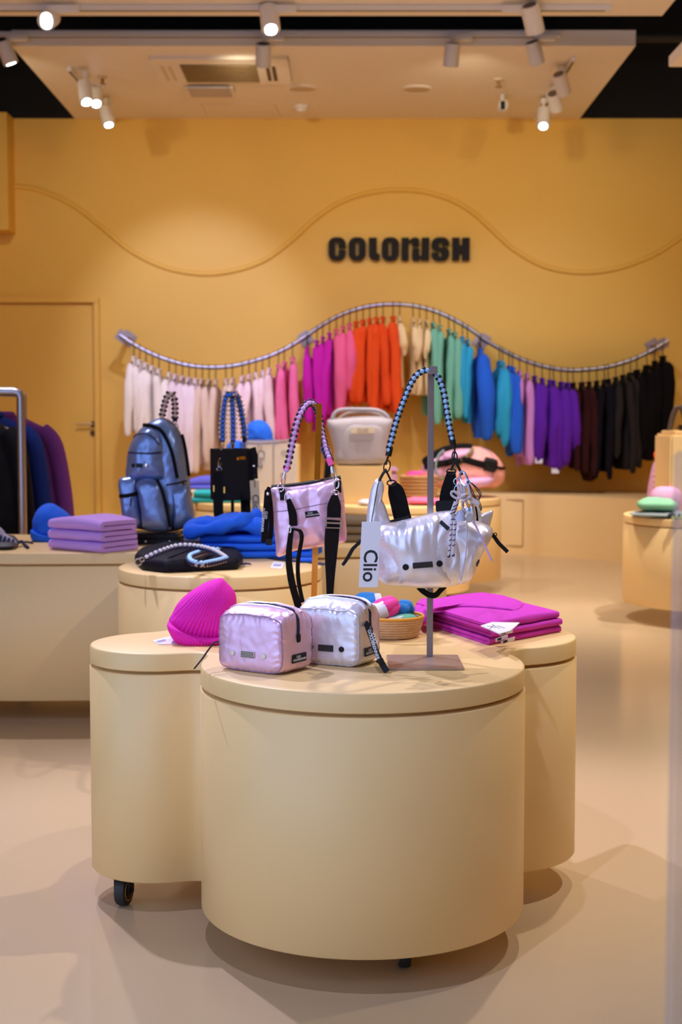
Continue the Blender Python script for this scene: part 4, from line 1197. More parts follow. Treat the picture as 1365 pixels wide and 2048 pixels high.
# ---------------------------------------------------------------- padded cases
def padded_case(name, label, fr, th, W, D, H, m, pm, btn, plate_m, seed, patch_m, dome):
    """fr: front right bottom corner on the table; th: heading of the front edge"""
    r = Vector((math.cos(th), math.sin(th), 0)); d = Vector((-math.sin(th), math.cos(th), 0))
    c = Vector(fr) - r*W/2 + d*D/2
    t = thing(name, label, 'toiletry bag', c)
    vf = superbox(c, r, d, W, D, H, 52, 7.0, dome, 0.0016, seed, 0.0016)
    obj('body', vf, m, t, ang=2.5)
    bv = BVHTree.FromPolygons([tuple(v) for v in vf[0]], vf[1])
    z = Vector((0, 0, 1))
    def ray(o, dr, lift):
        h = bv.ray_cast(Vector(o), Vector(dr).normalized())
        return (h[0] - Vector(dr).normalized()*lift, -Vector(dr).normalized()) if h[0] is not None else (None, None)
    # piping around the front panel and the rear panel
    for sgn in (-1, 1):
        pts_ = []
        for k in range(64):
            a = 2*PI*k/64
            q = 7.0; ca, sa = math.cos(a), math.sin(a)
            kk = (abs(ca)**q + abs(sa)**q)**(-1/q)
            xx, zz = ca*kk*0.985, sa*kk*0.985
            yy = 0.86
            p = c + r*(xx*W/2) + z*(H/2 + zz*H/2 + (dome*(1-yy*yy) if zz > 0.6 else 0)) + d*(sgn*yy*D/2)
            o0 = c + z*(H*0.45) + d*(sgn*yy*D/2)
            dr = (o0 - p)
            h = bv.ray_cast(p + (p-o0)*0.8, dr.normalized())
            if h[0] is not None: pts_.append(h[0] + (p-o0).normalized()*0.0004)
        obj('piping', tube(pts_, 0.0017, 6, True), pm, t)
    # zipper along the top, running down the right end
    zp = []
    for k in range(34):
        f = k/33
        if f < 0.72:
            o0 = c + r*(W*(-0.44 + 0.90*f/0.72)) + d*(-0.02*D) + z*(H*3); dr = -z
        else:
            g = (f-0.72)/0.28
            o0 = c + r*(W*2) + d*(-0.02*D) + z*(H*(0.97 - 0.34*g)); dr = -r
        h = bv.ray_cast(o0, dr)
        if h[0] is not None: zp.append((h[0] - dr*0.0006, -dr))
    pp = smooth_path([p for p, _ in zp], 2)
    zo = obj('zipper', ribbon(pp, 0.0085, 0.0022, d), C_NV, t)
    e = pp[-1]; tg_ = (pp[-1]-pp[-3]).normalized()
    obj('zip_stop', xf(box(-0.0065, 0.0065, -0.011, 0.008, -0.001, 0.0036, 0.002), frame(e, d, -tg_)), BLACKP, zo)
    # ridges either side of the zipper
    for s in (-1, 1):
        rp = []
        for k in range(22):
            o0 = c + r*(W*(-0.46 + 0.92*k/21)) + d*(s*0.13*D) + z*(H*3)
            h = bv.ray_cast(o0, -z)
            if h[0] is not None: rp.append(h[0] - z*0.002)
        obj('zip_welt', tube(rp, 0.0055, 8), m, t)
    # buttons and perforated plate on the front panel
    for xf_, in ((-0.23,), (0.24,)):
        h, n_ = ray(c + r*(W*xf_) + z*(H*0.33) - d*1.0, d, -0.0006)
        fm_ = frame(h, r, z, -d)
        obj('snap_button', xf(lathe([(0.0062, 0), (0.0062, 0.0024), (0.0052, 0.0036), (0, 0.0038)], (0, 0, 0), 24), fm_), btn, t)
    h, n_ = ray(c + z*(H*0.33) - d*1.0, d, -0.0006)
    fm_ = frame(h, r, z, -d)
    pl_ = obj('perforated_plate', patch(fm_, 0.036, 0.014, 0.0028), plate_m, t)
    hol_ = [xf(box(-0.0009, 0.0009, -0.0011, 0.0011, 0.0026, 0.0032), fm_ @ Matrix.Translation((-0.0153 + i*0.0028, -0.0048 + j*0.0032, 0))) for i in range(12) for j in range(4)]
    obj('plate_holes', join(*hol_), mat('plate_hole_dark', (0.02, 0.015, 0.015), 0.7) if plate_m is not BLACKP else MATS['plate_hole'], pl_, kind='stuff')
    # rubber brand patch on the right end
    h, n_ = ray(c + d*(patch_m*D) + z*(H*0.26) + r*1.0, -r, 0.0004)
    fm_ = frame(h, d, z, r)
    pa = obj('logo_patch', patch(fm_, 0.052, 0.018, 0.0022), BLACKP, t)
    obj('logo_print', join(text('CLIO', 0.0068, fm_ @ Matrix.Translation((-0.004, 0.0030, 0.0024)), 0.0002, 0.00008), text('GOLDBRENNER', 0.0066, fm_ @ Matrix.Translation((0, -0.0030, 0.0024)), 0.0002, 0.00008)), INKW, pa)
    return t, c, r, d, vf
fr1 = PZ(563, 1354, TZ1)
pc, c1, r1, d1, v1 = padded_case('toiletry_bag', 'pink pearly padded case at the front edge of the nearest table', fr1, math.radians(-33), 0.172, 0.128, 0.119, PINKP, PIPE_P, mat('cream_button', (0.75, 0.68, 0.6), 0.4), mat('cream_plate', (0.66, 0.58, 0.5), 0.5), 4.0, 0.0, 0.020)
lp_ = smooth_path([c1 - r1*0.080 + d1*0.0 + Vector((0, 0, 0.052))] + pt([(433, 1284), (420, 1296), (405, 1317), (389, 1337)], [3.02, 3.0, 2.97, 2.94]), 5)
obj('zip_pull', ribbon(lp_, 0.0050, 0.002, (0.8, 0, 0.6)), BLACKP, pc)
fr2 = PZ(718, 1338, TZ1)
wc, c2, r2, d2, v2 = padded_case('toiletry_bag', 'white pearly padded case beside the pink one on the nearest table', fr2, math.radians(-26), 0.158, 0.120, 0.119, PEARL, PIPE_W, BLACKP, BLACKP, 9.0, -0.05, 0.026)
sp2 = smooth_path(pt([(727, 1240), (735, 1252), (744, 1276), (752, 1300), (760, 1318), (766, 1330), (775, 1344)], [3.06, 3.03, 3.0, 2.98, 2.97, 2.97, 2.965]), 6)
zpull = obj('zip_pull', ribbon(sp2, [0.012 if i < 26 else 0.0135 for i in range(len(sp2))], 0.002, (1, 0, 0.35)), BLACKP, wc)
pm_ = P(750, 1288, 2.955); ddn = (P(762, 1325, 2.945)-P(742, 1262, 2.965)).normalized()
rgt = Vector((0, -1, 0)).cross(ddn); rgt = rgt if rgt.x > 0 else -rgt
obj('strap_print', join(text('CLIO', 0.0098, frame(pm_ + rgt*0.0028 - ddn*0.012, ddn, rgt, (0, -1, 0)), 0.0002, 0.0001), text('GOLDBRENNER', 0.0092, frame(pm_ - rgt*0.0032, ddn, rgt, (0, -1, 0)), 0.0002, 0.0001)), INKW, zpull)
obj('strap_knot', ellipsoid(P(760, 1321, 2.955), (Vector((0.008, 0, 0.002)), Vector((0, 0.005, 0)), Vector((0, 0, 0.006))), 10, 6), BLACKP, wc)

# ---------------------------------------------------------------- pink beanie
YH = 3.40
bn = thing('beanie', 'bright pink ribbed beanie on the left lobe of the nearest table', 'hat', P(405, 1288, YH))
crown = [(338, 1243), (344, 1228), (356, 1206), (374, 1188), (395, 1174), (415, 1163), (441, 1156), (455, 1166), (468, 1181), (473, 1196), (474, 1225), (473, 1255), (468, 1276), (430, 1284), (380, 1284), (350, 1272)]
o2 = []
for a, b_ in crown:
    v = P(a, b_, YH); o2.append((v.x, v.z))
obj('crown', pillow(o2, facing(YH), 0.070, 0.055, n=220, rings=34, p=2.4, q=2.0, wr=0.004, ws=14, seed=2, fan=(0.0016, 128, P(462, 1112, YH).x, P(462, 1112, YH).z)), MAGR, bn, ang=2.5)
cuff = [(335, 1246), (343, 1243), (362, 1254), (392, 1265), (430, 1270), (472, 1266), (474, 1274), (468, 1280), (440, 1286), (405, 1290), (368, 1288), (350, 1278), (340, 1262)]
o2 = []
for a, b_ in cuff:
    v = P(a, b_, YH-0.012); o2.append((v.x, v.z))
obj('cuff', pillow(o2, facing(YH-0.012), 0.080, 0.06, n=160, rings=24, p=3.2, q=2.4, seed=4, rib=(0.0017, 0.0072, math.radians(-8))), MAGR, bn, ang=2.5)
pb2 = PZ(327, 1283, TZ1)
tgp = thing('price_tag', 'pale paper price tag lying under the pink beanie', 'tag', (pb2.x, pb2.y, TZ1))
o2 = [PZ(a, b_, TZ1) for a, b_ in ((305, 1282), (345, 1273), (358, 1288), (318, 1290))]
obj('card', rings_solid([(p.x, p.y) for p in o2][::-1], [(TZ1+0.0004, 0), (TZ1+0.0016, 0)]), PAPER, tgp)
obj('stripe', rings_solid([(p.x, p.y) for p in [PZ(a, b_, TZ1) for a, b_ in ((312, 1284), (330, 1280), (333, 1283), (315, 1287))]][::-1], [(TZ1+0.0014, 0), (TZ1+0.0020, 0)]), mat('tag_print', (0.35, 0.30, 0.45), 0.6), tgp)

# ---------------------------------------------------------------- jute basket with rolled socks
bc = PZ(783, 1272, TZ1); bc = Vector((P(783, 1270, bc.y).x, bc.y-0.005, TZ1))
R0, R1, HB = 0.062, 0.079, 0.050
bk = thing('basket', 'small round jute basket of rolled socks on the nearest table', 'basket', bc)
obj('base', lathe([(0.0, 0.001), (R0, 0.001), (R0, 0.006), (0.0, 0.006)], bc, 36), ROPE, bk)
nc = 8
for i in range(nc):
    f = (i+0.5)/nc; r = R0 + (R1-R0)*f**0.8
    obj('coil', tube([bc + Vector((r*math.cos(2*PI*k/36), r*math.sin(2*PI*k/36), 0.004 + f*HB)) for k in range(36)], 0.0040, 6, True), ROPE if i < nc-1 else ROPEY, bk)
def rolled_sock(name, label, p0, p1, rad, m, band=None, ends=2):
    p0 = Vector(p0); p1 = Vector(p1); ax = (p1-p0); L = ax.length; ax.normalize()
    t = thing(name, label, 'socks', (p0+p1)/2 - Vector((0, 0, rad)), 'rolled socks in the jute basket')
    zz = Vector((0, 0, 1)); s = ax.cross(zz).normalized(); u = s.cross(ax)
    lobes = []
    nl = 5
    for i in range(nl):
        an = 2*PI*i/nl + 0.4; cr_ = rad*0.50
        pts_ = []
        for j in range(13):
            f = j/12; tw_ = an + 0.5*(f-0.5); wv = 1 - 0.35*abs(2*f-1)**2.5
            pts_.append(p0 + ax*(L*(f*1.04-0.02)) + s*(cr_*1.15*wv*math.cos(tw_)) + u*(cr_*0.85*wv*math.sin(tw_)))
        rr_ = [rad*0.60*(1 - abs(2*j/12-1)**4*0.8)*(1 + 0.10*noise.noise(Vector((j*0.6, i*3.1, L*77)))) for j in range(13)]
        lobes.append(tube(pts_, rr_, 10))
    obj('sock_roll', join(*lobes), m, t, ang=2.5)
    if band:
        q0, q1 = p0 + ax*(L*band[0]), p0 + ax*(L*band[1])
        lp_ = []
        for q in (q0, (q0+q1)/2, q1):
            for k in range(24):
                a = 2*PI*k/24; lp_.append(q + s*(rad*1.19*math.cos(a)) + u*(rad*0.90*math.sin(a)))
        FF = [[j*24+k, j*24+(k+1) % 24, (j+1)*24+(k+1) % 24, (j+1)*24+k] for j in (0, 1) for k in range(24)]
        bo = obj('paper_band', (lp_, FF), PAPER, t)
        mid = (q0+q1)/2; vv = (Vector((0, 0, CAM_H)) - mid); vv = (vv - ax*vv.dot(ax)).normalized()
        fm_ = frame(mid + vv*rad*1.04, ax, vv.cross(ax), vv)
        obj('band_print', join(*[xf(box(-0.003 + 0.0, 0.003, y_, y_+0.0012, 0.0, 0.0006), fm_) for y_ in (-0.003, -0.001, 0.001)]), mat('grey_print', (0.2, 0.2, 0.25), 0.6), bo)
    return t
BLUS = mat('sock_blue', S(45, 140, 225), 0.85, bump=(300, 0.4), vary=0.06)
HOTS = mat('sock_pink', S(245, 70, 165), 0.85, bump=(300, 0.4), vary=0.06)
MINS = mat('sock_mint', S(110, 195, 165), 0.85, bump=(300, 0.4), vary=0.06)
zb_ = TZ1 + 0.045
rolled_sock('sock_roll', 'blue rolled socks at the back left of the jute basket', P(706, 1208, bc.y+0.035), P(762, 1206, bc.y+0.045), 0.027, BLUS, (0.75, 0.98))
rolled_sock('sock_roll', 'pink rolled socks with white paper band on top of the basket', P(744, 1228, bc.y-0.025), P(796, 1206, bc.y-0.012), 0.026, HOTS, (0.0, 0.50))
rolled_sock('sock_roll', 'blue rolled socks at the right of the jute basket', P(797, 1216, bc.y+0.030), P(822, 1224, bc.y+0.015), 0.025, BLUS)
rolled_sock('sock_roll', 'mint rolled socks with printed white band at the basket front', P(768, 1247, bc.y-0.035), P(832, 1237, bc.y-0.02), 0.015, MINS, (0.15, 0.62))
rolled_sock('sock_roll', 'mint rolled socks at the left rim of the basket', P(733, 1248, bc.y-0.03), P(762, 1246, bc.y-0.045), 0.012, MINS)

# ---------------------------------------------------------------- magenta knits
A0, B0, C0, D0 = [PZ(a, b_, TZ1) for a, b_ in ((978, 1291), (1122, 1264), (985, 1222), (832, 1243))]
uu = (D0-A0).normalized(); vv = (B0-A0).normalized()
hgt = 0.0
mg_lab = ['lowest magenta knit in the folded pile on the nearest table', 'middle magenta knit in the folded pile on the nearest table', 'top magenta knit of the folded pile, sleeve laid over it']
MW = (D0-A0).length*1.0; ML = (B0-A0).length*1.0
lay = 0.0082
for i in range(3):
    sh = (0, 0.006, -0.004)[i]
    t = thing('folded_sweater', mg_lab[i], 'sweater', A0 + Vector((0, 0, hgt)), 'magenta knits folded in a pile')
    vf = fold_cloth(A0 + Vector((sh, sh*0.5, hgt)), uu, vv, MW, ML*(1.0, 0.98, 1.0)[i], lay, 2, seed=i+3, sag=0.004 if i == 2 else 0.0, nv=14)
    obj('folded_body', vf, MAG, t, ang=1.0)
    # inner fold seen on the right: a second rolled edge
    vf = fold_cloth(A0 + vv*(ML*0.995) + Vector((sh, 0, hgt+0.001)), -vv, uu, ML*0.45, MW*0.62, lay*0.9, 2, seed=i+13, nv=8)
    if i == 2:
        slv = [PZ(a, b_, TZ1+0.058) for a, b_ in ((852, 1212), (880, 1204), (930, 1193), (985, 1188), (1025, 1195), (1046, 1205), (1030, 1219), (985, 1216), (930, 1212), (890, 1214), (858, 1222))]
        obj('sleeve', slab([(p.x, p.y) for p in slv][::-1], TZ1+0.050, 0.013, n=60, rings=8, p=5, q=2.2, wr=0.002), MAG, t, ang=2)
        bun = [PZ(a, b_, TZ1+0.035) for a, b_ in ((828, 1222), (838, 1206), (856, 1203), (866, 1216), (860, 1238), (838, 1240))]
        obj('sleeve_roll', slab([(p.x, p.y) for p in bun][::-1], TZ1+0.012, 0.040, n=48, rings=10, p=3, q=2, wr=0.006, ws=40), MAG, t, ang=2)
        zt_ = TZ1 + 6*lay*1.04 + 0.004
        lbl = [PZ(a, b_, zt_) for a, b_ in ((962, 1252), (985, 1245), (1040, 1246), (1022, 1262), (1000, 1268))]
        lb = obj('neck_label', rings_solid([(p.x, p.y) for p in lbl][::-1], [(zt_-0.001, 0), (zt_+0.0012, 0)]), PAPER, t)
        for q in (((975, 1252), (992, 1255)), ((985, 1249), (1000, 1257)), ((980, 1258), (988, 1250)), ((996, 1252), (1010, 1256))):
            obj('label_script', cyl(PZ(*q[0], zt_+0.0015), PZ(*q[1], zt_+0.0015), 0.0006, 5), INK, lb)
    hgt += 2*lay*1.04 + 0.0008
    tp = A0 + vv*0.012 + Vector((0, -0.002, hgt-0.010))
for i, (a, b_, nm) in enumerate((((1000, 1268), (1026, 1262), 'upper'), ((992, 1281), (1016, 1273), 'middle'), ((1003, 1286), (1030, 1277), 'lower'))):
    p0 = P(a[0], a[1], A0.y-0.012+0.012*i*0); p1 = P(b_[0], b_[1], A0.y+0.002)
    t = thing('care_tag', 'white %s care tag hanging from the front corner of the magenta pile' % nm, 'tag', p0)
    obj('tape', ribbon([p0, (p0+p1)/2 + Vector((0, -0.002, 0.001)), p1], 0.009, 0.001, (0.1, -0.3, 1)), PAPER, t)
    obj('tape_print', ribbon([p0.lerp(p1, 0.15) + Vector((0, -0.003, 0.001)), p0.lerp(p1, 0.45) + Vector((0, -0.0035, 0.001))], 0.006, 0.001, (0.1, -0.3, 1)), INK, t)

# ---------------------------------------------------------------- golden stand with the pink crossbody bag
YG = 3.62
gb = P(628, 1260, YG); gt = P(640, 808, YG)
gs = thing('bag_stand', 'polished golden bag stand behind the padded cases', 'stand', (gb.x, YG, TZ1))
gbx = P(627, 1240, YG).x; gtx = P(639, 812, YG).x
obj('foot_plate', box(gbx-0.075, gbx+0.075, YG-0.14, YG+0.02, TZ1+0.0005, TZ1+0.0045, 0.001), GOLD, gs)
Mp = frame((gbx, YG, TZ1+0.004), (1, 0, 0), (0, 0, 1), (0, -1, 0))
hgt_ = gt.z - TZ1 - 0.004; lean = (gtx-gbx)/hgt_
shear = Matrix(((1, lean, 0, 0), (0, 1, 0, 0), (0, 0, 1, 0), (0, 0, 0, 1)))
obj('pole', xf(box(-0.0075, 0.0075, 0, hgt_, -0.006, 0.006, 0.001), Mp @ shear), GOLD, gs)
obj('hook_arm', box(P(609, 811, YG).x, gtx+0.0075, YG-0.012, YG+0.006, gt.z-0.006, gt.z+0.001, 0.001), GOLD, gs)
obj('joint_screw', cyl(P(634, 1045, YG-0.006), P(634, 1045, YG-0.016), 0.005, 14), GOLD, gs)
YP = YG-0.06
pk = thing('crossbody_bag', 'flat pink pearly crossbody bag hanging from the golden stand', 'handbag', P(620, 1110, YP))
bod = [(541, 975), (580, 972), (625, 966), (668, 956), (682, 958), (688, 990), (691, 1030), (693, 1080), (672, 1089), (630, 1096), (590, 1102), (556, 1114), (552, 1090), (547, 1040), (543, 1000)]
v_pk = pil(bod, YP+0.05, 0.030, n=96, rings=20, p=3.2, q=2.2, wr=0.0045, ws=26, gather=0.0012, ng=40, seed=21, c=(618, 1032))
obj('body', v_pk, PINKP, pk, ang=2.5)
def line_on(vf, pts_, rad, m, parent, nm, lift=0.0006):
    d_ = drape(vf, pts_, lift)
    if len(d_) > 2: return obj(nm, tube([p for p, _ in d_], rad, 6), m, parent)
line_on(v_pk, [(547, 1024), (575, 1021), (610, 1015), (650, 1007), (688, 1001)], 0.0012, PIPE_P, pk, 'seam')
obj('zipper', ribbon(smooth_path(pt([(543, 974), (590, 970), (640, 962), (682, 955)], YP+0.05), 4), 0.007, 0.010, (0, -0.4, 1)), BLACKP, pk)
h, nn = hit(v_pk, 625, 1028, 0.0)
fm = surf_frame(h, nn, Vector((1, 0, 0.12)))
lp2 = obj('logo_patch', patch(fm, 0.036, 0.0155, 0.002), BLACKP, pk)
obj('logo_print', join(text('CLIO', 0.0055, fm @ Matrix.Translation((-0.005, 0.0026, 0.0022)), 0.0002, 0.00005), text('GOLDBRENNER', 0.0046, fm @ Matrix.Translation((0, -0.0026, 0.0022)), 0.0002, 0.00005)), INKW, lp2)
# tabs, hooks
for a, b_ in (((564, 978), (567, 1000)), ((676, 962), (677, 985))):
    d_ = drape(v_pk, [a, ((a[0]+b_[0])/2, (a[1]+b_[1])/2), b_], 0.002, 2)
    if len(d_) > 1: obj('leather_tab', ribbon([p for p, _ in d_], 0.015, 0.004, (1, 0, 0)), LEATH, pk)
dring(P(562, 975, YP+0.02), 0.016, 0.020, 0.0013, SILV, pk); dring(P(673, 968, YP+0.02), 0.014, 0.022, 0.0018, SILV, pk)
dring(P(575, 995, YP+0.0), 0.012, 0.026, 0.0013, SILV, pk); dring(P(671, 985, YP+0.0), 0.018, 0.012, 0.0013, SILV, pk)
# braided strap
bs = [(573, 940), (578, 920), (584, 890), (591, 858), (600, 830), (612, 810), (624, 806), (634, 818), (640, 840), (645, 870), (652, 900), (661, 922)]
ys_ = [YP, YP, YP, YP, YP+0.01, YP+0.03, YG-0.01, YG+0.02, YG+0.03, YG+0.02, YG-0.01, YP+0.02]
path = smooth_path(pt(bs, ys_), 8)
s_ = braid_strap(pk, path, 0.0205, 0.0135, (C_LI, C_BK, C_YE, C_PK), (0.25, -1, 0))
for a, b_, y in (((577, 930), (571, 942), YP), ((657, 916), (663, 930), YP+0.02)):
    obj('strap_collar', cyl(P(*a, y), P(*b_, y), 0.0075, 12), MPINK, s_)
carabiner(P(571, 944, YP), P(565, 972, YP+0.02), 0.009, 0.0017, SILV, pk, 'snap_hook'); carabiner(P(664, 932, YP+0.02), P(672, 962, YP+0.02), 0.009, 0.0017, SILV, pk, 'snap_hook')
obj('snap_hook', tube(pt([(570, 945), (567, 958)], YP), 0.0026, 8), SILV, pk); obj('snap_hook', tube(pt([(664, 932), (667, 946)], YP+0.02), 0.0026, 8), SILV, pk)
# black webbing: left and right straps falling behind the white case
YW1 = YP-0.002
obj('webbing', ribbon(smooth_path(pt([(577, 998), (582, 1015), (586, 1030), (587, 1052)], YW1), 4), [0.010, 0.012, 0.014, 0.016, 0.018, 0.019, 0.020, 0.021, 0.021, 0.021, 0.021, 0.021, 0.021], 0.003, (1, 0.3, 0)), BLACKF, pk)
obj('webbing', ribbon(smooth_path(pt([(584, 1056), (580, 1085), (578, 1120), (583, 1160), (592, 1195), (600, 1222)], YW1), 5), [0.012 + 0.006*min(1, i/14) for i in range(26)], 0.002, (1, 0.2, 0.1)), BLACKF, pk)
obj('webbing', ribbon(smooth_path(pt([(586, 1058), (600, 1062), (604, 1075), (600, 1100), (596, 1130), (598, 1165), (606, 1205)], YW1-0.004), 5), 0.011, 0.002, (1, 0.6, 0)), BLACKF, pk)
obj('webbing', ribbon(smooth_path(pt([(670, 990), (669, 1010), (668, 1036)], YW1), 5), [0.014, 0.018, 0.022, 0.026, 0.030, 0.033, 0.035, 0.035, 0.035, 0.035, 0.035], 0.003, (1, 0.1, 0)), BLACKF, pk)
obj('webbing', ribbon(smooth_path(pt([(667, 1040), (664, 1075), (662, 1120), (661, 1160), (660, 1210)], YW1), 5), [0.036]*6 + [0.036 - 0.0016*i for i in range(15)], 0.002, (1, 0.15, 0)), BLACKF, pk)
sq = P(668, 1046, YW1-0.006)
obj('buckle', join(*[xf(b_, frame(sq, (1, 0, -0.03), (0.03, 0, 1), (0, -1, 0))) for b_ in (box(-0.020, 0.020, -0.0135, -0.011, -0.0015, 0.0015), box(-0.020, 0.020, 0.011, 0.0135, -0.0015, 0.0015), box(-0.020, -0.0175, -0.0125, 0.0125, -0.0015, 0.0015), box(0.0175, 0.020, -0.0125, 0.0125, -0.0015, 0.0015), box(-0.02, 0.02, -0.002, 0.002, -0.0005, 0.0025))]), SILV, pk)
dring(P(580, 1058, YW1-0.004), 0.006, 0.018, 0.0014, SILV, pk)
# wrist strap at the left with print
ws_ = smooth_path(pt([(539, 974), (536, 985), (534, 1010), (531, 1045), (529, 1085)], YP+0.02), 5)
wo = obj('wrist_strap', ribbon(ws_, [0.010]*4 + [0.0165]*17, 0.004, (1, 0.2, 0)), BLACKF, pk)
w2 = smooth_path(pt([(537, 980), (541, 1010), (543, 1045), (540, 1082)], YP+0.028), 5)
obj('wrist_strap', ribbon(w2, 0.012, 0.004, (1, 0.4, 0)), BLACKF, pk)
obj('rivet', ellipsoid(P(536, 988, YP+0.012), (Vector((0.004, 0, 0)), Vector((0, 0, 0.004)), Vector((0, 0.002, 0))), 10, 6), SILV, pk)
obj('strap_clip', xf(box(-0.008, 0.008, -0.008, 0.008, -0.004, 0.004, 0.001), frame(P(538, 1084, YP+0.02), (1, 0, 0), (0, 0, 1))), BLACKP, pk)
pm_ = P(529, 1040, YP+0.008); ddn = (P(527, 1070, YP)-P(531, 1010, YP)).normalized(); rgt = Vector((1, 0, 0))
obj('strap_print', join(text('CLIO', 0.0085, frame(pm_ + rgt*0.0035 - ddn*0.012, ddn, rgt, (0, -1, 0)), 0.0002, 0.0001), text('GOLDBRENNER', 0.0085, frame(pm_ - rgt*0.0035, ddn, rgt, (0, -1, 0)), 0.0002, 0.0001)), INKW, wo)

# ================================================================ middle table
def stack(n, corner, u, v, W, L, t, layers, m, name, cat, labels, group, seed=0, nv=10, jit=0.006, sag=0.0, z_start=None):
    z = corner.z if z_start is None else z_start
    out = []
    for i in range(n):
        r = random.Random(seed*31+i)
        c = Vector((corner.x + r.uniform(-jit, jit), corner.y + r.uniform(-jit, jit), z))
        k_ = thing(name, labels[i], cat, c, group)
        mi = m[i] if isinstance(m, list) else m
        obj('folded_body', fold_cloth(c + Vector((0, 0, 0.0006)), u, v, W*r.uniform(0.95, 1.0), L*r.uniform(0.96, 1.0), t, layers, seed=seed+i*2.3, nv=nv, sag=sag if i == n-1 else 0), mi, k_, ang=1.0)
        z += layers*t*1.04 + 0.0012
        out.append(k_)
    return out, z

# blue beanie
b0 = PZ(100, 1084, TZ2); YB2 = b0.y + 0.08
bb = thing('beanie', 'cobalt blue beanie beside the lilac knits on the middle table', 'hat', (b0.x, YB2, TZ2))
obj('crown', pil([(66, 1050), (68, 1034), (76, 1018), (90, 1008), (105, 1007), (118, 1014), (132, 1024), (141, 1036), (138, 1060), (134, 1078), (100, 1084), (72, 1080)], YB2, 0.085, n=80, rings=16, wr=0.006, ws=12, seed=31), COBK, bb, ang=2.5)
obj('cuff', pil([(64, 1058), (80, 1062), (110, 1065), (134, 1063), (137, 1072), (134, 1081), (104, 1086), (76, 1083), (65, 1076)], YB2-0.012, 0.088, n=70, rings=14, p=3.5, q=2.4, seed=32), COBK, bb, ang=2.5)

# lilac knits, three folded
L0 = PZ(206, 1107, TZ2); L1 = PZ(266, 1098, TZ2); L2 = PZ(98, 1098, TZ2)
lu = (L1-L0).normalized(); lv = (L2-L0).normalized()
lu = (lu - lv*lu.dot(lv)*0.6).normalized()
zt0 = P(200, 1040, L0.y+0.08).z
lt = (zt0 - TZ2)/3/2/1.06
labs = ['bottom lilac knit of the folded trio on the middle table', 'middle lilac knit of the folded trio on the middle table', 'top lilac knit of the folded trio on the middle table']
stack(3, L0, lu, lv, 0.21, (L2-L0).length, lt, 2, LILK, 'folded_sweater', 'sweater', labs, 'lilac knits folded in a pile', seed=5, nv=14, sag=0.012)

# backpack on a low black stand
YK = 5.72
kb = P(315, 1082, YK)
bs_ = thing('backpack_stand', 'low black display stand under the blue metallic backpack', 'stand', (kb.x, YK, TZ2))
t0, t1 = P(250, 1075, YK), P(372, 1075, YK)
obj('base', box(t0.x, t1.x, YK-0.10, YK+0.12, TZ2+0.0005, TZ2+0.018, 0.004), BLACKP, bs_)
obj('tray', box(t0.x+0.02, t1.x-0.02, YK-0.07, YK+0.10, TZ2+0.017, TZ2+0.040, 0.008), BLACKP, bs_)
for px in (268, 292, 340):
    q = P(px, 1079, YK-0.10)
    obj('stud', ellipsoid((q.x, YK-0.104, TZ2+0.012), (Vector((0.006, 0, 0)), Vector((0, 0.004, 0)), Vector((0, 0, 0.006))), 8, 5), SILV, bs_)
bp = thing('backpack', 'blue metallic padded backpack with braided handle on the middle table', 'backpack', (kb.x, YK, TZ2+0.042))
YKb = YK+0.01
hull = [(250, 1046), (250, 1000), (253, 950), (254, 915), (260, 890), (272, 868), (290, 850), (312, 838), (330, 836), (348, 846), (362, 866), (371, 895), (377, 930), (381, 970), (386, 1005), (391, 1038), (380, 1052), (345, 1063), (300, 1062), (262, 1054)]
v_bp = pil(hull, YKb, 0.085, Tb=0.06, n=96, rings=18, p=3, q=2.2, wr=0.006, ws=16, seed=41, gather=0.002, c=(318, 955))
obj('body', v_bp, BLUEP, bp, ang=2.5)
fp = [(255, 960), (255, 915), (262, 890), (278, 868), (300, 856), (320, 866), (331, 890), (334, 925), (334, 960), (300, 964)]
v_fp = pil(fp, YKb-0.055, 0.050, Tb=0.02, n=80, rings=14, wr=0.005, ws=22, seed=42, gather=0.003, ng=34)
obj('front_panel', v_fp, BLUEP, bp, ang=2.5)
pk1 = [(237, 962), (254, 953), (272, 954), (276, 975), (280, 1010), (284, 1052), (262, 1056), (248, 1048), (242, 1010)]
v_p1 = pil(pk1, YKb-0.075, 0.040, Tb=0.02, n=64, rings=12, p=3, q=2.2, wr=0.004, ws=24, seed=43)
obj('side_pocket', v_p1, BLUEP, bp, ang=2.5)
pk2 = [(272, 964), (290, 955), (312, 958), (324, 972), (333, 1010), (342, 1058), (318, 1064), (288, 1058), (281, 1020), (275, 985)]
v_p2 = pil(pk2, YKb-0.085, 0.048, Tb=0.02, n=64, rings=12, p=3, q=2.2, wr=0.003, ws=20, seed=44)
obj('front_pocket', v_p2, BLUEP, bp, ang=2.5)
pk3 = [(340, 975), (360, 968), (378, 972), (384, 1010), (389, 1040), (372, 1052), (348, 1058), (342, 1020)]
obj('side_pocket', pil(pk3, YKb-0.045, 0.045, Tb=0.02, n=56, rings=12, wr=0.004, ws=20, seed=45), BLUEP, bp, ang=2.5)
BPS = join(v_bp, v_fp, v_p1, v_p2)
def stripe(path, wd, m, parent, nm, vf=BPS, lift=0.004, th=0.004):
    d_ = drape(vf, path, lift, 4)
    if len(d_) > 2:
        ps = [p for p, _ in d_]
        return obj(nm, tube(ps, 1, 6, flat=(wd/2, wd/2*0.5)), m, parent)
stripe([(288, 852), (305, 853), (322, 862), (336, 885), (346, 915), (352, 945), (354, 956)], 0.016, BLACKF, bp, 'zipper')
stripe([(258, 887), (272, 872), (290, 868), (306, 875), (318, 890)], 0.005, C_NV, bp, 'panel_seam')
stripe([(255, 905), (275, 906), (300, 907), (322, 905)], 0.007, C_NV, bp, 'panel_seam')
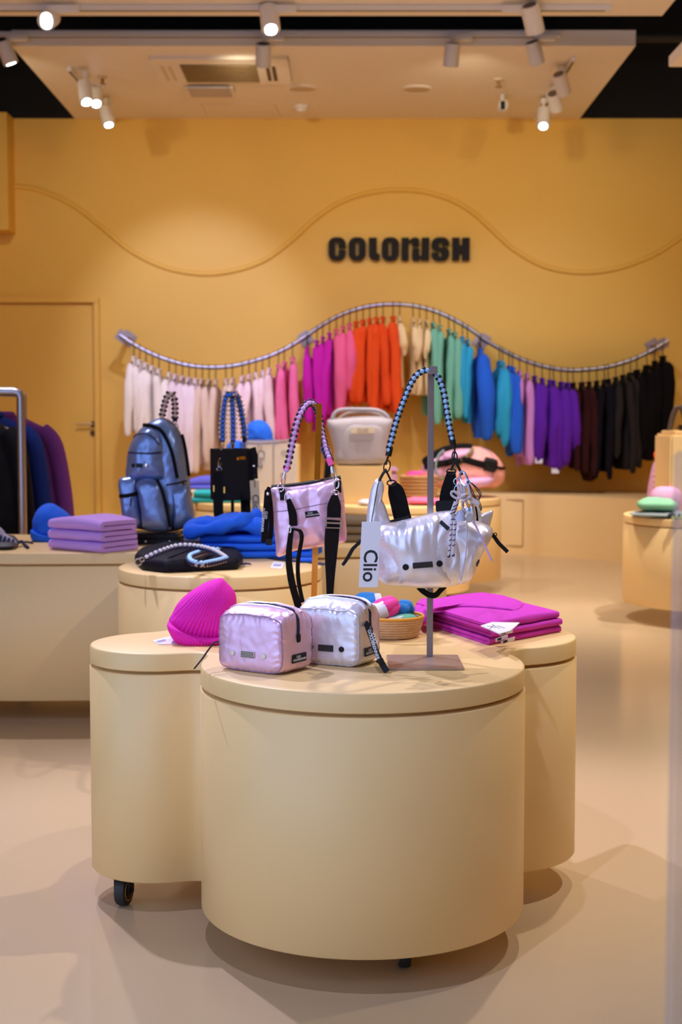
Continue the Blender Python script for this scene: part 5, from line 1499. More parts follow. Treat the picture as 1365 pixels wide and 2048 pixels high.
stripe([(241, 992), (256, 991), (273, 987)], 0.016, BLACKF, bp, 'zipper')
stripe([(262, 996), (262, 1012)], 0.010, BLACKP, bp, 'zip_pull')
stripe([(314, 962), (324, 985), (332, 1020), (338, 1052)], 0.018, BLACKF, bp, 'zipper')
stripe([(360, 860), (367, 885), (373, 920), (377, 952)], 0.022, BLACKF, bp, 'shoulder_strap')
stripe([(332, 970), (350, 967), (372, 962)], 0.006, BLACKP, bp, 'side_strap')
stripe([(364, 965), (376, 980), (388, 1000)], 0.005, BLACKP, bp, 'side_strap')
h, nn = hit(v_fp, 279, 931, 0.0)
if h is not None:
    fm = surf_frame(h, nn); obj('logo_patch', patch(fm, 0.026, 0.017, 0.003), BLACKP, bp)
for px in (267, 294):
    h, nn = hit(v_fp, px, 931, 0.0)
    if h is not None: obj('snap_button', xf(lathe([(0.008, 0), (0.008, 0.003), (0, 0.005)], (0, 0, 0), 16), surf_frame(h, nn)), BLACKP if px < 280 else SILV, bp)
h, nn = hit(v_bp, 372, 1042, 0.0)
if h is not None: obj('logo_patch', patch(surf_frame(h, nn, Vector((1, 0, 0.2))), 0.05, 0.018, 0.002), BLACKP, bp)
hd = smooth_path(pt([(324, 834), (328, 815), (333, 797), (340, 787), (347, 792), (350, 810), (350, 833)], YKb), 8)
braid_strap(bp, hd, 0.030, 0.018, (C_PE, C_NV, C_NV), (0.3, -1, 0), 'braided_handle')
obj('handle_ferrule', cyl(P(350, 833, YKb), P(350, 844, YKb), 0.010, 12), BLACKP, bp)
dring(P(349, 848, YKb-0.01), 0.012, 0.022, 0.002, SILV, bp); dring(P(354, 853, YKb-0.01), 0.012, 0.016, 0.002, SILV, bp)
obj('tail_strap', ribbon(smooth_path(pt([(366, 1060), (372, 1070), (366, 1082), (352, 1094)], YK-0.02), 5), 0.024, 0.003, (1, 0.4, 0)), BLACKF, bp)

# black flat pouch with braided wrist strap lying on the table
q = [PZ(a, b_, TZ2) for a, b_ in ((269, 1128), (283, 1141), (330, 1147), (478, 1140), (487, 1129), (474, 1114), (440, 1106), (325, 1106), (282, 1116))]
po = thing('pouch', 'flat black nylon pouch with braided wrist strap lying on the middle table', 'pouch', q[3])
o2 = [(p.x, p.y) for p in q]
area = sum(o2[i][0]*o2[(i+1) % len(o2)][1] - o2[(i+1) % len(o2)][0]*o2[i][1] for i in range(len(o2)))
if area < 0: o2 = o2[::-1]
o2 = [(p.x, p.y) for p in round_poly([(a, b_, 0.02) for a, b_ in o2])]
v_po = rings_solid(o2, [(TZ2+0.0005, -0.006), (TZ2+0.010, 0), (TZ2+0.028, 0), (TZ2+0.040, -0.008), (TZ2+0.044, -0.022), (TZ2+0.046, -0.04)])
obj('body', v_po, SUIT, po, ang=2.5)
cpo = sum((p for p in q), Vector())/len(q)
def over(px, py, dz):       # a point above the table
    return PZ(px, py, TZ2 + dz)
bst = smooth_path([over(294, 1116, 0.055), over(320, 1104, 0.072), over(355, 1093, 0.085), over(390, 1093, 0.085), over(425, 1101, 0.078), over(452, 1116, 0.064)], 8)
braid_strap(po, bst, 0.024, 0.0165, (C_GR, C_NV, C_NV, C_NV), (0, -0.7, 1))
bst = smooth_path([over(452, 1118, 0.062), over(430, 1124, 0.060), over(405, 1128, 0.062), over(384, 1124, 0.064), over(380, 1114, 0.066), over(395, 1107, 0.066), over(420, 1100, 0.064), over(440, 1101, 0.062)], 8)
braid_strap(po, bst, 0.024, 0.0165, (C_LB, C_NV, C_PE, C_GR), (0, -0.7, 1))
obj('strap_ferrule', cyl(over(290, 1117, 0.053), over(300, 1112, 0.060), 0.008, 10), BLACKP, po)
dring(over(277, 1124, 0.040), 0.020, 0.022, 0.0018, SILV, po); dring(over(284, 1119, 0.046), 0.014, 0.014, 0.0018, SILV, po)
obj('zip_pull', ribbon([over(483, 1128, 0.012), over(494, 1127, 0.010), over(502, 1128, 0.006)], 0.008, 0.002, (0, 1, 0.3)), C_NV, po)

# cobalt knits
c0 = PZ(458, 1121, TZ2); c0 = Vector((P(400, 1121, 5.05).x, 5.06, TZ2))
cl = ['lowest cobalt knit in the rumpled pile on the middle table', 'second cobalt knit from the bottom of the rumpled pile', 'third cobalt knit from the bottom of the rumpled pile', 'top rumpled cobalt knit of the pile on the middle table']
_, zc_ = stack(3, Vector((c0.x, c0.y, TZ2)), (0.15, 1, 0), (1, -0.02, 0), 0.24, 0.40, 0.013, 2, COBK, 'folded_sweater', 'sweater', cl[:3], 'cobalt knits in a rumpled pile', seed=8, nv=12)
tc_ = thing('folded_sweater', cl[3], 'sweater', (c0.x+0.15, c0.y+0.1, zc_), 'cobalt knits in a rumpled pile')
o2 = [(c0.x-0.05, c0.y+0.02), (c0.x+0.12, c0.y-0.015), (c0.x+0.40, c0.y-0.01), (c0.x+0.41, c0.y+0.22), (c0.x+0.1, c0.y+0.26), (c0.x-0.05, c0.y+0.2)]
obj('folded_body', slab(o2, zc_, 0.055, n=90, rings=16, p=4, q=2.0, wr=0.018, ws=11, seed=53), COBK, tc_, ang=2.5)
obj('sleeve', tube(smooth_path([Vector((c0.x-0.05, c0.y-0.0, zc_+0.010)), Vector((c0.x+0.06, c0.y-0.03, zc_+0.028)), Vector((c0.x+0.14, c0.y-0.01, zc_+0.05)), Vector((c0.x+0.2, c0.y+0.06, zc_+0.066))], 6), [0.024 + 0.006*math.sin(i*1.1) for i in range(19)], 12), COBK, tc_)
# grey blue jeans behind
j0 = Vector((P(372, 1086, 5.55).x, 5.50, TZ2))
stack(4, j0, (0.05, 1, 0), (1, 0.02, 0), 0.26, 0.40, 0.010, 2, DENIM, 'folded_jeans', 'jeans', ['%s folded denim trousers of the pile behind the cobalt knits' % s for s in ('lowest', 'second lowest', 'second highest', 'topmost')], 'denim folded behind the cobalt knits', seed=9)
# grey trousers behind the pink bag
g0_ = Vector((P(668, 1092, 5.72).x, 5.70, TZ2))
stack(3, g0_, (0.1, 1, 0), (1, 0.03, 0), 0.24, 0.19, 0.0155, 2, GREYK, 'folded_trousers', 'trousers', ['%s khaki grey trousers folded behind the pink crossbody bag' % s for s in ('lowest', 'middle', 'topmost')], 'khaki trousers behind the pink bag', seed=10)
# price tag and pen-like tape at the rim
tg0 = PZ(556, 1130, TZ2)
tt_ = thing('price_tag', 'small white printed tag on the rim of the middle table', 'tag', tg0)
cq = [PZ(a, b_, TZ2) for a, b_ in ((541, 1136), (564, 1138), (570, 1126), (547, 1124))]
obj('card', rings_solid([(p.x, p.y) for p in cq], [(TZ2+0.0004, 0), (TZ2+0.0016, 0)]), PAPER, tt_)
obj('stripe', rings_solid([(p.x, p.y) for p in [PZ(a, b_, TZ2) for a, b_ in ((546, 1133), (561, 1134), (564, 1130), (549, 1129))]], [(TZ2+0.0014, 0), (TZ2+0.0020, 0)]), MATS['tag_print'], tt_)
sw = thing('wrist_strap', 'narrow navy strap lying behind the small white tag', 'strap', PZ(575, 1120, TZ2))
obj('band', ribbon([PZ(541, 1116, TZ2+0.003), PZ(575, 1121, TZ2+0.004), PZ(612, 1123, TZ2+0.003), PZ(650, 1129, TZ2+0.003)], 0.02, 0.003, (0, 1, 0.1)), C_NV, sw)
obj('buckle', box(PZ(596, 1124, TZ2).x, PZ(626, 1124, TZ2).x, PZ(600, 1126, TZ2).y, PZ(600, 1122, TZ2).y, TZ2+0.004, TZ2+0.012, 0.002), COBK, sw)

# black mini tote with blue braided handles, on a slim stand
YM = 5.35
zM = TZ2
mt = thing('tote_bag', 'small black leather tote with blue braided handles on the middle table', 'handbag', P(466, 996, YM))
a0, a1, a2, a3 = P(420, 897, YM), P(508, 899, YM), P(422, 998, YM), P(503, 993, YM)
xL, xM, xR = a0.x, P(449, 900, YM).x, a1.x
top_, bot_ = a0.z, a2.z
def panel(x0, y0, x1, y1, zb_, zt_, th=0.004):
    d_ = Vector((x1-x0, y1-y0, 0)); Lp = d_.length
    return xf(box(0, Lp, zb_, zt_, -th/2, th/2, 0.0015, 1), frame((x0, y0, 0), d_, (0, 0, 1)))
yf_m = YM-0.055
obj('front_panel', panel(xM, yf_m, xR, YM-0.01, bot_, top_), LEATH, mt)
obj('side_panel', panel(xL, YM+0.02, xM, yf_m, bot_+0.005, top_), LEATH, mt)
obj('back_panel', panel(xL, YM+0.02, xR-0.04, YM+0.07, bot_, top_), LEATH, mt)
obj('side_panel', panel(xR-0.04, YM+0.07, xR, YM-0.01, bot_, top_), LEATH, mt)
obj('base', rings_solid([(xL, YM+0.02), (xM, yf_m), (xR, YM-0.01), (xR-0.04, YM+0.07)], [(bot_-0.003, 0), (bot_+0.003, 0)]), LEATH, mt)
def on_front(px, py, lift=0.003):
    f = (P(px, py, YM).x - xM)/(xR-xM); return P(px, py, yf_m + f*(YM-0.01-yf_m) - lift)
fmg = frame(on_front(486, 916), Vector((xR-xM, YM-0.01-yf_m, 0)), (0, 0, 1))
obj('gold_plate', patch(fmg, 0.021, 0.013, 0.002), GOLD, mt)
obj('gold_stud', xf(lathe([(0.0058, 0), (0.0058, 0.002), (0, 0.003)], (0, 0, 0), 16), frame(on_front(476, 917), Vector((xR-xM, YM-0.01-yf_m, 0)), (0, 0, 1))), GOLD, mt)
for pts_, yy in (([(446, 878), (446, 850), (448, 820), (452, 796), (458, 787), (464, 795)], YM-0.05), ([(467, 878), (467, 850), (466, 820), (465, 796), (468, 787)], YM-0.03), ([(468, 787), (474, 790), (479, 806), (484, 830), (488, 855), (489, 876)], YM+0.03)):
    braid_strap(mt, smooth_path(pt(pts_, yy), 8), 0.030, 0.0165, (C_BU, C_PE, C_BK, C_BK), (0, -1, 0), 'braided_handle')
for px, yy in ((446, YM-0.05), (467, YM-0.03), (489, YM+0.03)):
    obj('handle_ferrule', cyl(P(px, 876, yy), P(px, 884, yy), 0.008, 10), BLACKP, mt)
    carabiner(P(px, 883, yy), P(px-2, 900, yy), 0.012, 0.0022, SILV, mt, 'snap_hook')
carabiner(P(441, 917, YM-0.04), P(439, 934, YM-0.05), 0.011, 0.0022, SILV, mt, 'snap_hook'); dring(P(439, 938, YM-0.05), 0.019, 0.012, 0.002, SILV, mt)
obj('webbing', ribbon(smooth_path(pt([(438, 943), (438, 955), (437, 985), (437, 1020), (440, 1050), (441, 1066)], YM-0.055), 4), [0.022]*2 + [0.037]*14 + [0.034, 0.03, 0.026, 0.022, 0.018], 0.003, (1, 0.1, 0)), BLACKF, mt)
obj('webbing', ribbon(pt([(491, 990), (492, 1020), (493, 1050), (492, 1066)], YM+0.02), 0.038, 0.003, (1, 0.1, 0)), BLACKF, mt)
obj('strap_slide', join(xf(box(-0.002, 0.002, -0.012, 0.012, -0.002, 0.003, 0.0005), frame(P(428, 977, YM-0.058), (1, 0, 0), (0, 0, 1))), xf(box(-0.0025, 0.0025, -0.012, 0.012, -0.002, 0.003, 0.0005), frame(P(449, 980, YM-0.058), (1, 0, 0), (0, 0, 1)))), GOLD, mt)
obj('wrist_strap', ribbon(smooth_path(pt([(506, 895), (511, 915), (510, 940), (511, 958)], YM-0.03), 4), 0.020, 0.004, (1, 0.2, 0)), BLACKF, mt)
obj('rivet', ellipsoid(P(508, 932, YM-0.035), (Vector((0.005, 0, 0)), Vector((0, 0, 0.005)), Vector((0, 0.002, 0))), 10, 6), SILV, mt)
ms = thing('bag_stand', 'slim black stand behind the small black tote', 'stand', (P(462, 1066, YM+0.10).x, YM+0.10, TZ2))
sx = P(462, 1066, YM+0.0).x
obj('foot_plate', box(sx-0.07, sx+0.07, YM-0.02, YM+0.12, TZ2+0.0005, TZ2+0.005, 0.001), BLACKP, ms)
obj('pole', box(sx-0.006, sx+0.006, YM+0.085, YM+0.097, TZ2+0.004, P(462, 792, YM+0.09).z, 0.001), BLACKP, ms)
obj('hook_arm', box(sx-0.012, sx+0.025, YM-0.06, YM+0.09, P(462, 795, YM).z, P(462, 792, YM).z, 0.001), BLACKP, ms)
YTm = YM-0.065
tg2 = thing('hang_tag', 'beige hang tag reading Clio on the small black tote', 'tag', P(514, 1033, YTm))
c_ = (P(503, 961, YTm) + P(514, 961, YTm) + P(504, 1032, YTm) + P(523, 1033, YTm))/4
dn = (P(513, 1032, YTm) - P(509, 961, YTm)).normalized(); rt_ = dn.cross(Vector((0, 1, 0))).normalized(); rt_ = rt_ if rt_.x > 0 else -rt_
obj('card', xf(box(-mm(9, YTm), mm(9, YTm), -mm(36, YTm), mm(36, YTm), -0.0007, 0.0007), frame(c_, rt_, -dn)), mat('kraft_card', S(205, 180, 140), 0.7), tg2)
obj('lettering', text('Clio', 0.034, frame(c_ + dn*0.014 + Vector((0, -0.0012, 0)), dn, rt_, (0, -1, 0)), 0.0002, 0.0003), INK, tg2)
obj('string', tube(pt([(510, 948), (510, 975)], YTm-0.004), 0.0012, 6), C_BK, tg2)

# striped sneaker at the left edge
s0 = PZ(14, 1100, TZ2)
SNK = mat('grey_mesh', S(165, 160, 185), 0.7, vary=0.1)
sn = thing('sneaker', 'grey sneaker with dark stripes at the left end of the middle table', 'shoe', s0)
o2 = []
for a, b_ in ((-70, 1098), (-20, 1101), (20, 1101), (34, 1097), (37, 1089), (28, 1083), (-10, 1080), (-70, 1080)):
    v = PZ(a, b_, TZ2); o2.append((v.x, v.y))
v_so = slab(o2, TZ2+0.0005, 0.030, n=50, rings=8, p=8, q=3)
obj('sole', v_so, mat('sole_dark', (0.03, 0.03, 0.045), 0.6), sn, ang=1.5)
v_up = pil([(-70, 1094), (20, 1095), (33, 1092), (34, 1084), (24, 1076), (12, 1068), (2, 1056), (-20, 1046), (-70, 1046)], s0.y+0.07, 0.055, n=56, rings=12, seed=61)
obj('upper', v_up, SNK, sn, ang=2.0)
for i in range(4):
    d_ = drape(v_up, [(2+i*8, 1072+i*3), (-1+i*8.2, 1082+i*1.5), (-3+i*8.4, 1091)], 0.002)
    if len(d_) > 2: obj('stripe', tube([p for p, _ in d_], 0.0055, 6), C_NV, sn)
obj('lace', tube(smooth_path([PZ(30, 1090, TZ2+0.012), PZ(42, 1083, TZ2+0.02), PZ(50, 1090, TZ2+0.008), PZ(56, 1095, TZ2+0.006)], 5), 0.006, 8), C_NV, sn)
obj('lace', tube(smooth_path([PZ(40, 1085, TZ2+0.016), PZ(52, 1084, TZ2+0.008), PZ(66, 1086, TZ2+0.004)], 5), 0.004, 8), C_NV, sn)

# ---------------------------------------------------------------- rolling rack with coats, left edge
YR = 6.5
rk = thing('clothes_rack', 'silver tube clothes rack with coats at the left edge', 'clothes rack', (P(-30, 1100, YR).x, YR+0.5, 0))
xp = P(43, 900, YR).x; zr = P(43, 783, YR).z
xq = xp - 0.55
for yy in (YR,):
    nm_ = obj('end_frame', tube(smooth_path([(xp, yy, 0.03), (xp, yy, 0.5), (xp, yy, zr-0.03)], 2) + [Vector((xp-0.006, yy, zr-0.008)), Vector((xp-0.03, yy, zr))] + [Vector((xq+0.03, yy, zr)), Vector((xq+0.006, yy, zr-0.008)), Vector((xq, yy, zr-0.03)), Vector((xq, yy, 0.03))], 0.020, 12), STEEL, rk)
    obj('foot_bar', tube([(xp+0.03, yy, 0.02), (xq-0.03, yy, 0.02)], 0.02, 10), STEEL, rk)
obj('top_rail', tube([((xp+xq)/2+0.02, YR, zr), ((xp+xq)/2+0.02, YR+1.2, zr)], 0.016, 12), STEEL, rk)
obj('rear_post', tube([((xp+xq)/2+0.02, YR+1.2, 0.02), ((xp+xq)/2+0.02, YR+1.2, zr)], 0.018, 12), STEEL, rk)
obj('rear_foot_bar', tube([((xp+xq)/2+0.3, YR+1.2, 0.02), ((xp+xq)/2-0.3, YR+1.2, 0.02)], 0.02, 10), STEEL, rk)
obj('low_rail', tube([((xp+xq)/2, YR, 0.02), ((xp+xq)/2, YR+1.2, 0.02)], 0.016, 12), STEEL, rk)
xc = (xp+xq)/2+0.02
def coat(Y, px_r, col, label, sh, hw_):
    m = mat('coat_%d_%d_%d' % tuple(int(c*999) for c in col), col, 0.85, bump=(120, 0.2), vary=0.08, spec=0.15)
    zt_ = zr - 0.115; z0_ = 0.42
    hg = thing('coat_hanger', label[1], 'hanger', (xc, Y, zr), 'hangers on the coat rack')
    obj('hook', tube([Vector((xc+0.02*math.cos(a), Y, zr+0.004+0.02*math.sin(a))) for a in [math.radians(-40+i*30) for i in range(8)]][::-1] + [Vector((xc, Y, zr-0.05)), Vector((xc, Y, zt_+0.01))], 0.003, 6), CHROME, hg)
    obj('shoulder_bar', tube(smooth_path([Vector((xc-0.2, Y, zt_-0.075)), Vector((xc-0.1, Y, zt_-0.03)), Vector((xc, Y, zt_)), Vector((xc+0.1, Y, zt_-0.03)), Vector((xc+0.2, Y, zt_-0.075))], 3), 0.009, 8), mat('hanger_wood', (0.35, 0.22, 0.13), 0.5), hg)
    t = thing('coat', label[0], 'coat', (xc, Y, z0_), 'coats on the silver rack')
    w1 = hw_
    half = [(0.07, zt_+0.01), (0.17, zt_-0.035), (0.225, zt_-0.08), (0.25, zt_-0.2), (0.27, zt_-0.5), (0.28, z0_+0.02), (0.26, z0_)]
    o2 = [(xc + a*w1, z) for a, z in half] + [(xc - a*w1, z) for a, z in half[::-1]]
    obj('body', pillow(o2, facing(Y), 0.05, n=96, rings=14, p=6, q=2.2, wr=0.012, ws=7, seed=sh, c=(xc, (zt_+z0_)/2)), m, t, ang=2)
    for s in (-1, 1):
        pts_ = smooth_path([Vector((xc+s*0.19*w1, Y, zt_-0.075)), Vector((xc+s*0.245*w1, Y-0.01, zt_-0.15)), Vector((xc+s*0.285*w1, Y-0.015, zt_-0.4)), Vector((xc+s*0.30*w1, Y-0.01, zt_-0.66))], 5)
        obj('sleeve', tube(pts_, [0.050 - 0.012*i/15 for i in range(16)], 12), m, t)
    obj('collar', loop((xc, Y, zt_+0.006), (1, 0, 0), (0, 1, 0), 0.075, 0.045, 0.02, 20, 8), m, t)
coat(6.62, 60, (0.008, 0.007, 0.009), ('black coat nearest on the silver rack at the left edge', 'hanger of the black coat on the rack'), 71, 0.85)
coat(6.85, 85, S(28, 50, 130), ('navy blue coat behind the black one on the silver rack', 'hanger of the navy coat on the rack'), 72, 0.98)
coat(7.1, 105, S(130, 70, 165), ('purple coat behind the navy one on the silver rack', 'hanger of the purple coat on the rack'), 73, 1.17)

# ================================================================ third table
y3 = 9.75
p3 = Vector((P(372, 987, y3).x, y3, TZ3))
stack(3, p3, (0, 1, 0), (1, 0, 0), 0.24, 0.28, 0.014, 2, [CREAMK, PERI, PERI], 'folded_sweater', 'sweater', ['cream knit under the two periwinkle ones on the third table', 'lower periwinkle knit in the small pile on the third table', 'top periwinkle knit of the small pile on the third table'], 'folded knits at the left of the third table', seed=14, sag=0.03)
y3 = 8.75
p3 = Vector((P(386, 1008, y3).x, y3, TZ3))
stack(2, p3, (0, 1, 0), (1, 0, 0), 0.24, 0.36, 0.017, 2, TEAL, 'folded_sweater', 'sweater', ['lower teal knit behind the small black tote', 'upper teal knit behind the small black tote'], 'teal knits on the third table', seed=15)
# riser with blue cap and clear vinyl bag
yr3 = 9.15
rs = thing('riser_block', 'cream display block behind the clear vinyl bag', 'display block', (P(545, 1000, yr3).x, yr3, TZ3))
xa_, xb_ = P(500, 1000, yr3).x, P(600, 1000, yr3).x
zr3 = P(540, 890, yr3-0.1).z
obj('block', box(xa_, xb_, yr3-0.16, yr3+0.16, TZ3+0.0005, zr3, 0.004), CREAM, rs)
cp = thing('bucket_hat', 'bright blue cap on the cream block behind the vinyl bag', 'hat', (P(518, 888, yr3).x, yr3, zr3))
obj('crown', pil([(490, 886), (489, 868), (494, 852), (506, 842), (522, 840), (536, 848), (545, 864), (546, 878), (542, 888), (515, 890)], yr3-0.02, 0.08, n=56, rings=12, seed=81, wr=0.004), COBK, cp, ang=2.5)
obj('brim', ribbon(smooth_path(pt([(480, 890), (500, 887), (525, 886), (545, 882), (553, 888), (556, 892)], yr3-0.10), 4), 0.03, 0.004, (0.1, -0.3, 1)), COBK, cp)
bp2 = thing('cap', 'small blue knit cap beside the tote handles', 'hat', (P(472, 905, 9.15).x, 9.15, TZ3))
obj('crown', pil([(455, 905), (455, 890), (465, 882), (482, 882), (492, 892), (494, 1000), (456, 1000)], 9.3, 0.06, n=48, rings=10, seed=82), COBK, bp2, ang=2.5)
YV = 8.72
vy = thing('vinyl_bag', 'clear vinyl shopper with grey edges on the third table', 'handbag', P(545, 1010, YV))
VIN = mat('clear_vinyl', (0.80, 0.78, 0.84), 0.18, alpha=0.24, vary=0.0, spec=0.8)
VEDGE = mat('vinyl_edge', (0.35, 0.30, 0.32), 0.4)
v0, v1, v2, v3 = P(494, 884, YV), P(592, 880, YV), P(592, 1012, YV), P(500, 1013, YV)
zb3 = TZ3+0.002
obj('front_sheet', box(v0.x, v1.x, YV-0.05, YV-0.047, zb3, v0.z, 0.001), VIN, vy)
obj('back_sheet', box(v0.x, v1.x, YV+0.06, YV+0.063, zb3, v1.z, 0.001), VIN, vy)
for x_ in (v0.x, v1.x): obj('side_sheet', box(x_-0.0015, x_+0.0015, YV-0.047, YV+0.06, zb3, v0.z, 0.0005), VIN, vy)
obj('top_piping', tube(smooth_path(pt([(494, 884), (515, 886), (535, 885), (560, 883), (592, 878)], YV-0.05), 4), 0.006, 8), VEDGE, vy)
for x_ in (v0.x, P(548, 900, YV).x, v1.x): obj('edge_piping', cyl((x_, YV-0.05, zb3), (x_, YV-0.05, v0.z), 0.004, 8), VEDGE if x_ != v1.x else PAPER, vy)
for px, py in ((520, 895), (520, 935), (568, 905), (566, 950)):
    dring(P(px, py, YV-0.053), 0.026, 0.026, 0.004, VEDGE, vy, nm='eyelet')
obj('lettering', text('Clio', 0.065, frame(P(522, 918, YV-0.056), (0, 0, -1), (1, 0, 0), (0, -1, 0)), 0.001), mat('print_navy', (0.05, 0.06, 0.15), 0.5), vy)
# riser with mesh bag
yq = 8.80
rq = thing('riser_block', 'cream display block carrying the white mesh bag', 'display block', (P(727, 1000, yq).x, yq, TZ3))
xa_, xb_ = P(672, 980, yq-0.1).x, P(783, 980, yq-0.1).x; zq = P(720, 932, yq-0.12).z
obj('block', box(xa_, xb_, yq-0.16, yq+0.2, TZ3+0.0005, zq, 0.004), CREAM, rq)
MESH = mat('white_mesh', S(180, 172, 180), 0.6, bump=(260, 0.9), vary=0.1)
mb = thing('mesh_bag', 'white mesh handbag with grey curved handle on the cream block', 'handbag', P(722, 932, yq))
YQ = yq-0.02
v_mb = pil([(676, 930), (668, 900), (660, 868), (654, 846), (660, 838), (690, 835), (730, 832), (768, 833), (784, 838), (786, 846), (780, 875), (774, 905), (768, 928), (730, 932)], YQ, 0.10, n=110, rings=16, p=7, q=2.6, wr=0.003, ws=10, seed=91)
obj('body', v_mb, MESH, mb, ang=2.5)
obj('front_pocket', pil([(690, 926), (682, 880), (692, 850), (730, 846), (766, 852), (768, 890), (762, 924), (728, 929)], YQ-0.075, 0.035, Tb=0.02, n=60, rings=10, p=5, q=2.4, seed=92), MESH, mb, ang=2.5)
obj('handle', tube(smooth_path(pt([(664, 846), (668, 830), (682, 820), (720, 819), (755, 821), (774, 832), (778, 846)], YQ-0.05), 5), 0.013, 10), mat('handle_grey', S(165, 160, 172), 0.4), mb)
obj('handle', tube(smooth_path(pt([(676, 846), (680, 836), (700, 826), (735, 824), (765, 832), (772, 846)], YQ+0.06), 5), 0.011, 10), mat('handle_brown', S(150, 130, 120), 0.5), mb)
obj('label_plate', xf(box(-mm(24, YQ), mm(24, YQ), -mm(6, YQ), mm(6, YQ), 0, 0.008, 0.002), frame(P(726, 861, YQ-0.125), (1, 0, 0.02), (0, 0, 1))), mat('plate_cream', S(215, 200, 175), 0.5), mb)
obj('plate_text', text('CLIO', 0.030, frame(P(726, 861, YQ-0.134), (1, 0, 0.02), (0, 0, 1)), 0.0005), mat('plate_grey', (0.25, 0.2, 0.2), 0.5), mb)
# lilac box, woven basket with scrunchies, pink scarf, white cloth
yl = 9.25
lb_ = thing('gift_box', 'small lilac box beside the block with the mesh bag', 'box', (P(775, 977, yl).x, yl, TZ3))
obj('body', box(P(756, 960, yl).x, P(794, 960, yl).x, yl-0.06, yl+0.06, TZ3+0.0005, P(775, 945, yl).z, 0.01), mat('lilac_box', S(205, 160, 205), 0.6), lb_)
obj('lid', box(P(754, 960, yl).x, P(796, 960, yl).x, yl-0.065, yl+0.065, P(775, 945, yl).z, P(775, 934, yl).z, 0.012), MATS['lilac_box'], lb_)
yw = 9.05
wb_ = thing('basket', 'round woven basket with pink scrunchies on the third table', 'basket', (P(838, 993, yw).x, yw, TZ3))
xw = P(838, 993, yw).x; Rw = mm(36, yw); Hw = P(838, 951, yw-Rw).z - TZ3
WEAVE = mat('woven_tan', S(190, 145, 95), 0.8, bump=(120, 0.8), vary=0.15, vscale=40)
obj('base', lathe([(0, 0.001), (Rw*0.92, 0.001), (Rw*0.92, 0.01), (0, 0.01)], (xw, yw, TZ3), 36), WEAVE, wb_)
for i in range(7):
    f = (i+0.5)/7
    obj('coil', tube([Vector((xw + Rw*(0.92+0.08*f)*math.cos(2*PI*k/32), yw + Rw*(0.92+0.08*f)*math.sin(2*PI*k/32), TZ3+0.004+f*(Hw-0.006))) for k in range(32)], Hw/13, 6, True), WEAVE, wb_)
for i, (px, col, l) in enumerate(((826, S(240, 70, 150), 'hot pink scrunchie heaped left in the woven basket'), (842, S(240, 90, 110), 'coral scrunchie heaped right in the woven basket'), (833, S(235, 80, 170), 'pink scrunchie in the middle of the woven basket'))):
    c_ = Vector((P(px, 955, yw-0.02+0.02*i).x, yw-0.03+0.03*i, TZ3+Hw-0.004+0.008*(i == 2)))
    single('scrunchie', tube([c_ + Vector((0.026*math.cos(2*PI*k/24), 0.026*math.sin(2*PI*k/24), 0.008*math.sin(k*2.1))) for k in range(24)], [0.016 + 0.005*math.sin(k*2.6) for k in range(24)], 8, True), mat('scrunchie_%d' % i, col, 0.7), l, 'scrunchie', 'scrunchies in the woven basket')
# supports under the scrunchies so they rest on something: a tissue filling
single('tissue_filling', lathe([(0, TZ3+0.012), (Rw*0.88, TZ3+0.012), (Rw*0.88, TZ3+Hw-0.025), (0, TZ3+Hw-0.02)], (xw, yw, 0), 24), CREAMK, 'cream tissue filling inside the woven basket', 'tissue')
ysc = 8.55
o2 = [(P(a, 1000, ysc).x, ysc + dy) for a, dy in ((815, -0.04), (850, -0.08), (884, -0.06), (884, 0.1), (850, 0.14), (818, 0.1))]
single('scarf', slab(o2, TZ3+0.0005, 0.045, n=48, rings=8, p=2.5, q=2, wr=0.01, ws=14, seed=95), mat('pink_scarf', S(245, 115, 160), 0.8, bump=(200, 0.3)), 'pink folded scarf in front of the woven basket', 'scarf', ang=2.5)
o2 = [(P(a, 1006, 8.5).x, 8.5 + dy) for a, dy in ((716, 0.0), (728, -0.06), (742, -0.05), (744, 0.05), (724, 0.08))]
single('cloth', slab(o2, TZ3+0.0005, 0.035, n=40, rings=8, p=2.5, q=2, wr=0.008, ws=20, seed=96), mat('white_cloth', S(215, 210, 225), 0.8), 'small white folded cloth before the cream block', 'cloth', ang=2.5)
# dark pouch with blue top left of the mesh bag
bk_ = thing('sling_pouch', 'narrow black pouch with a blue top left of the mesh bag', 'pouch', (P(655, 1008, 8.6).x, 8.6, TZ3))
obj('body', pil([(650, 1008), (646, 985), (648, 950), (652, 915), (662, 905), (668, 930), (662, 955), (664, 1008)], 8.6, 0.035, n=48, rings=10, seed=97), SUIT, bk_, ang=2.5)
obj('top', pil([(632, 892), (645, 886), (656, 893), (662, 906), (660, 918), (650, 918), (644, 905)], 8.6, 0.03, n=40, rings=8, seed=98), COBK, bk_, ang=2.5)

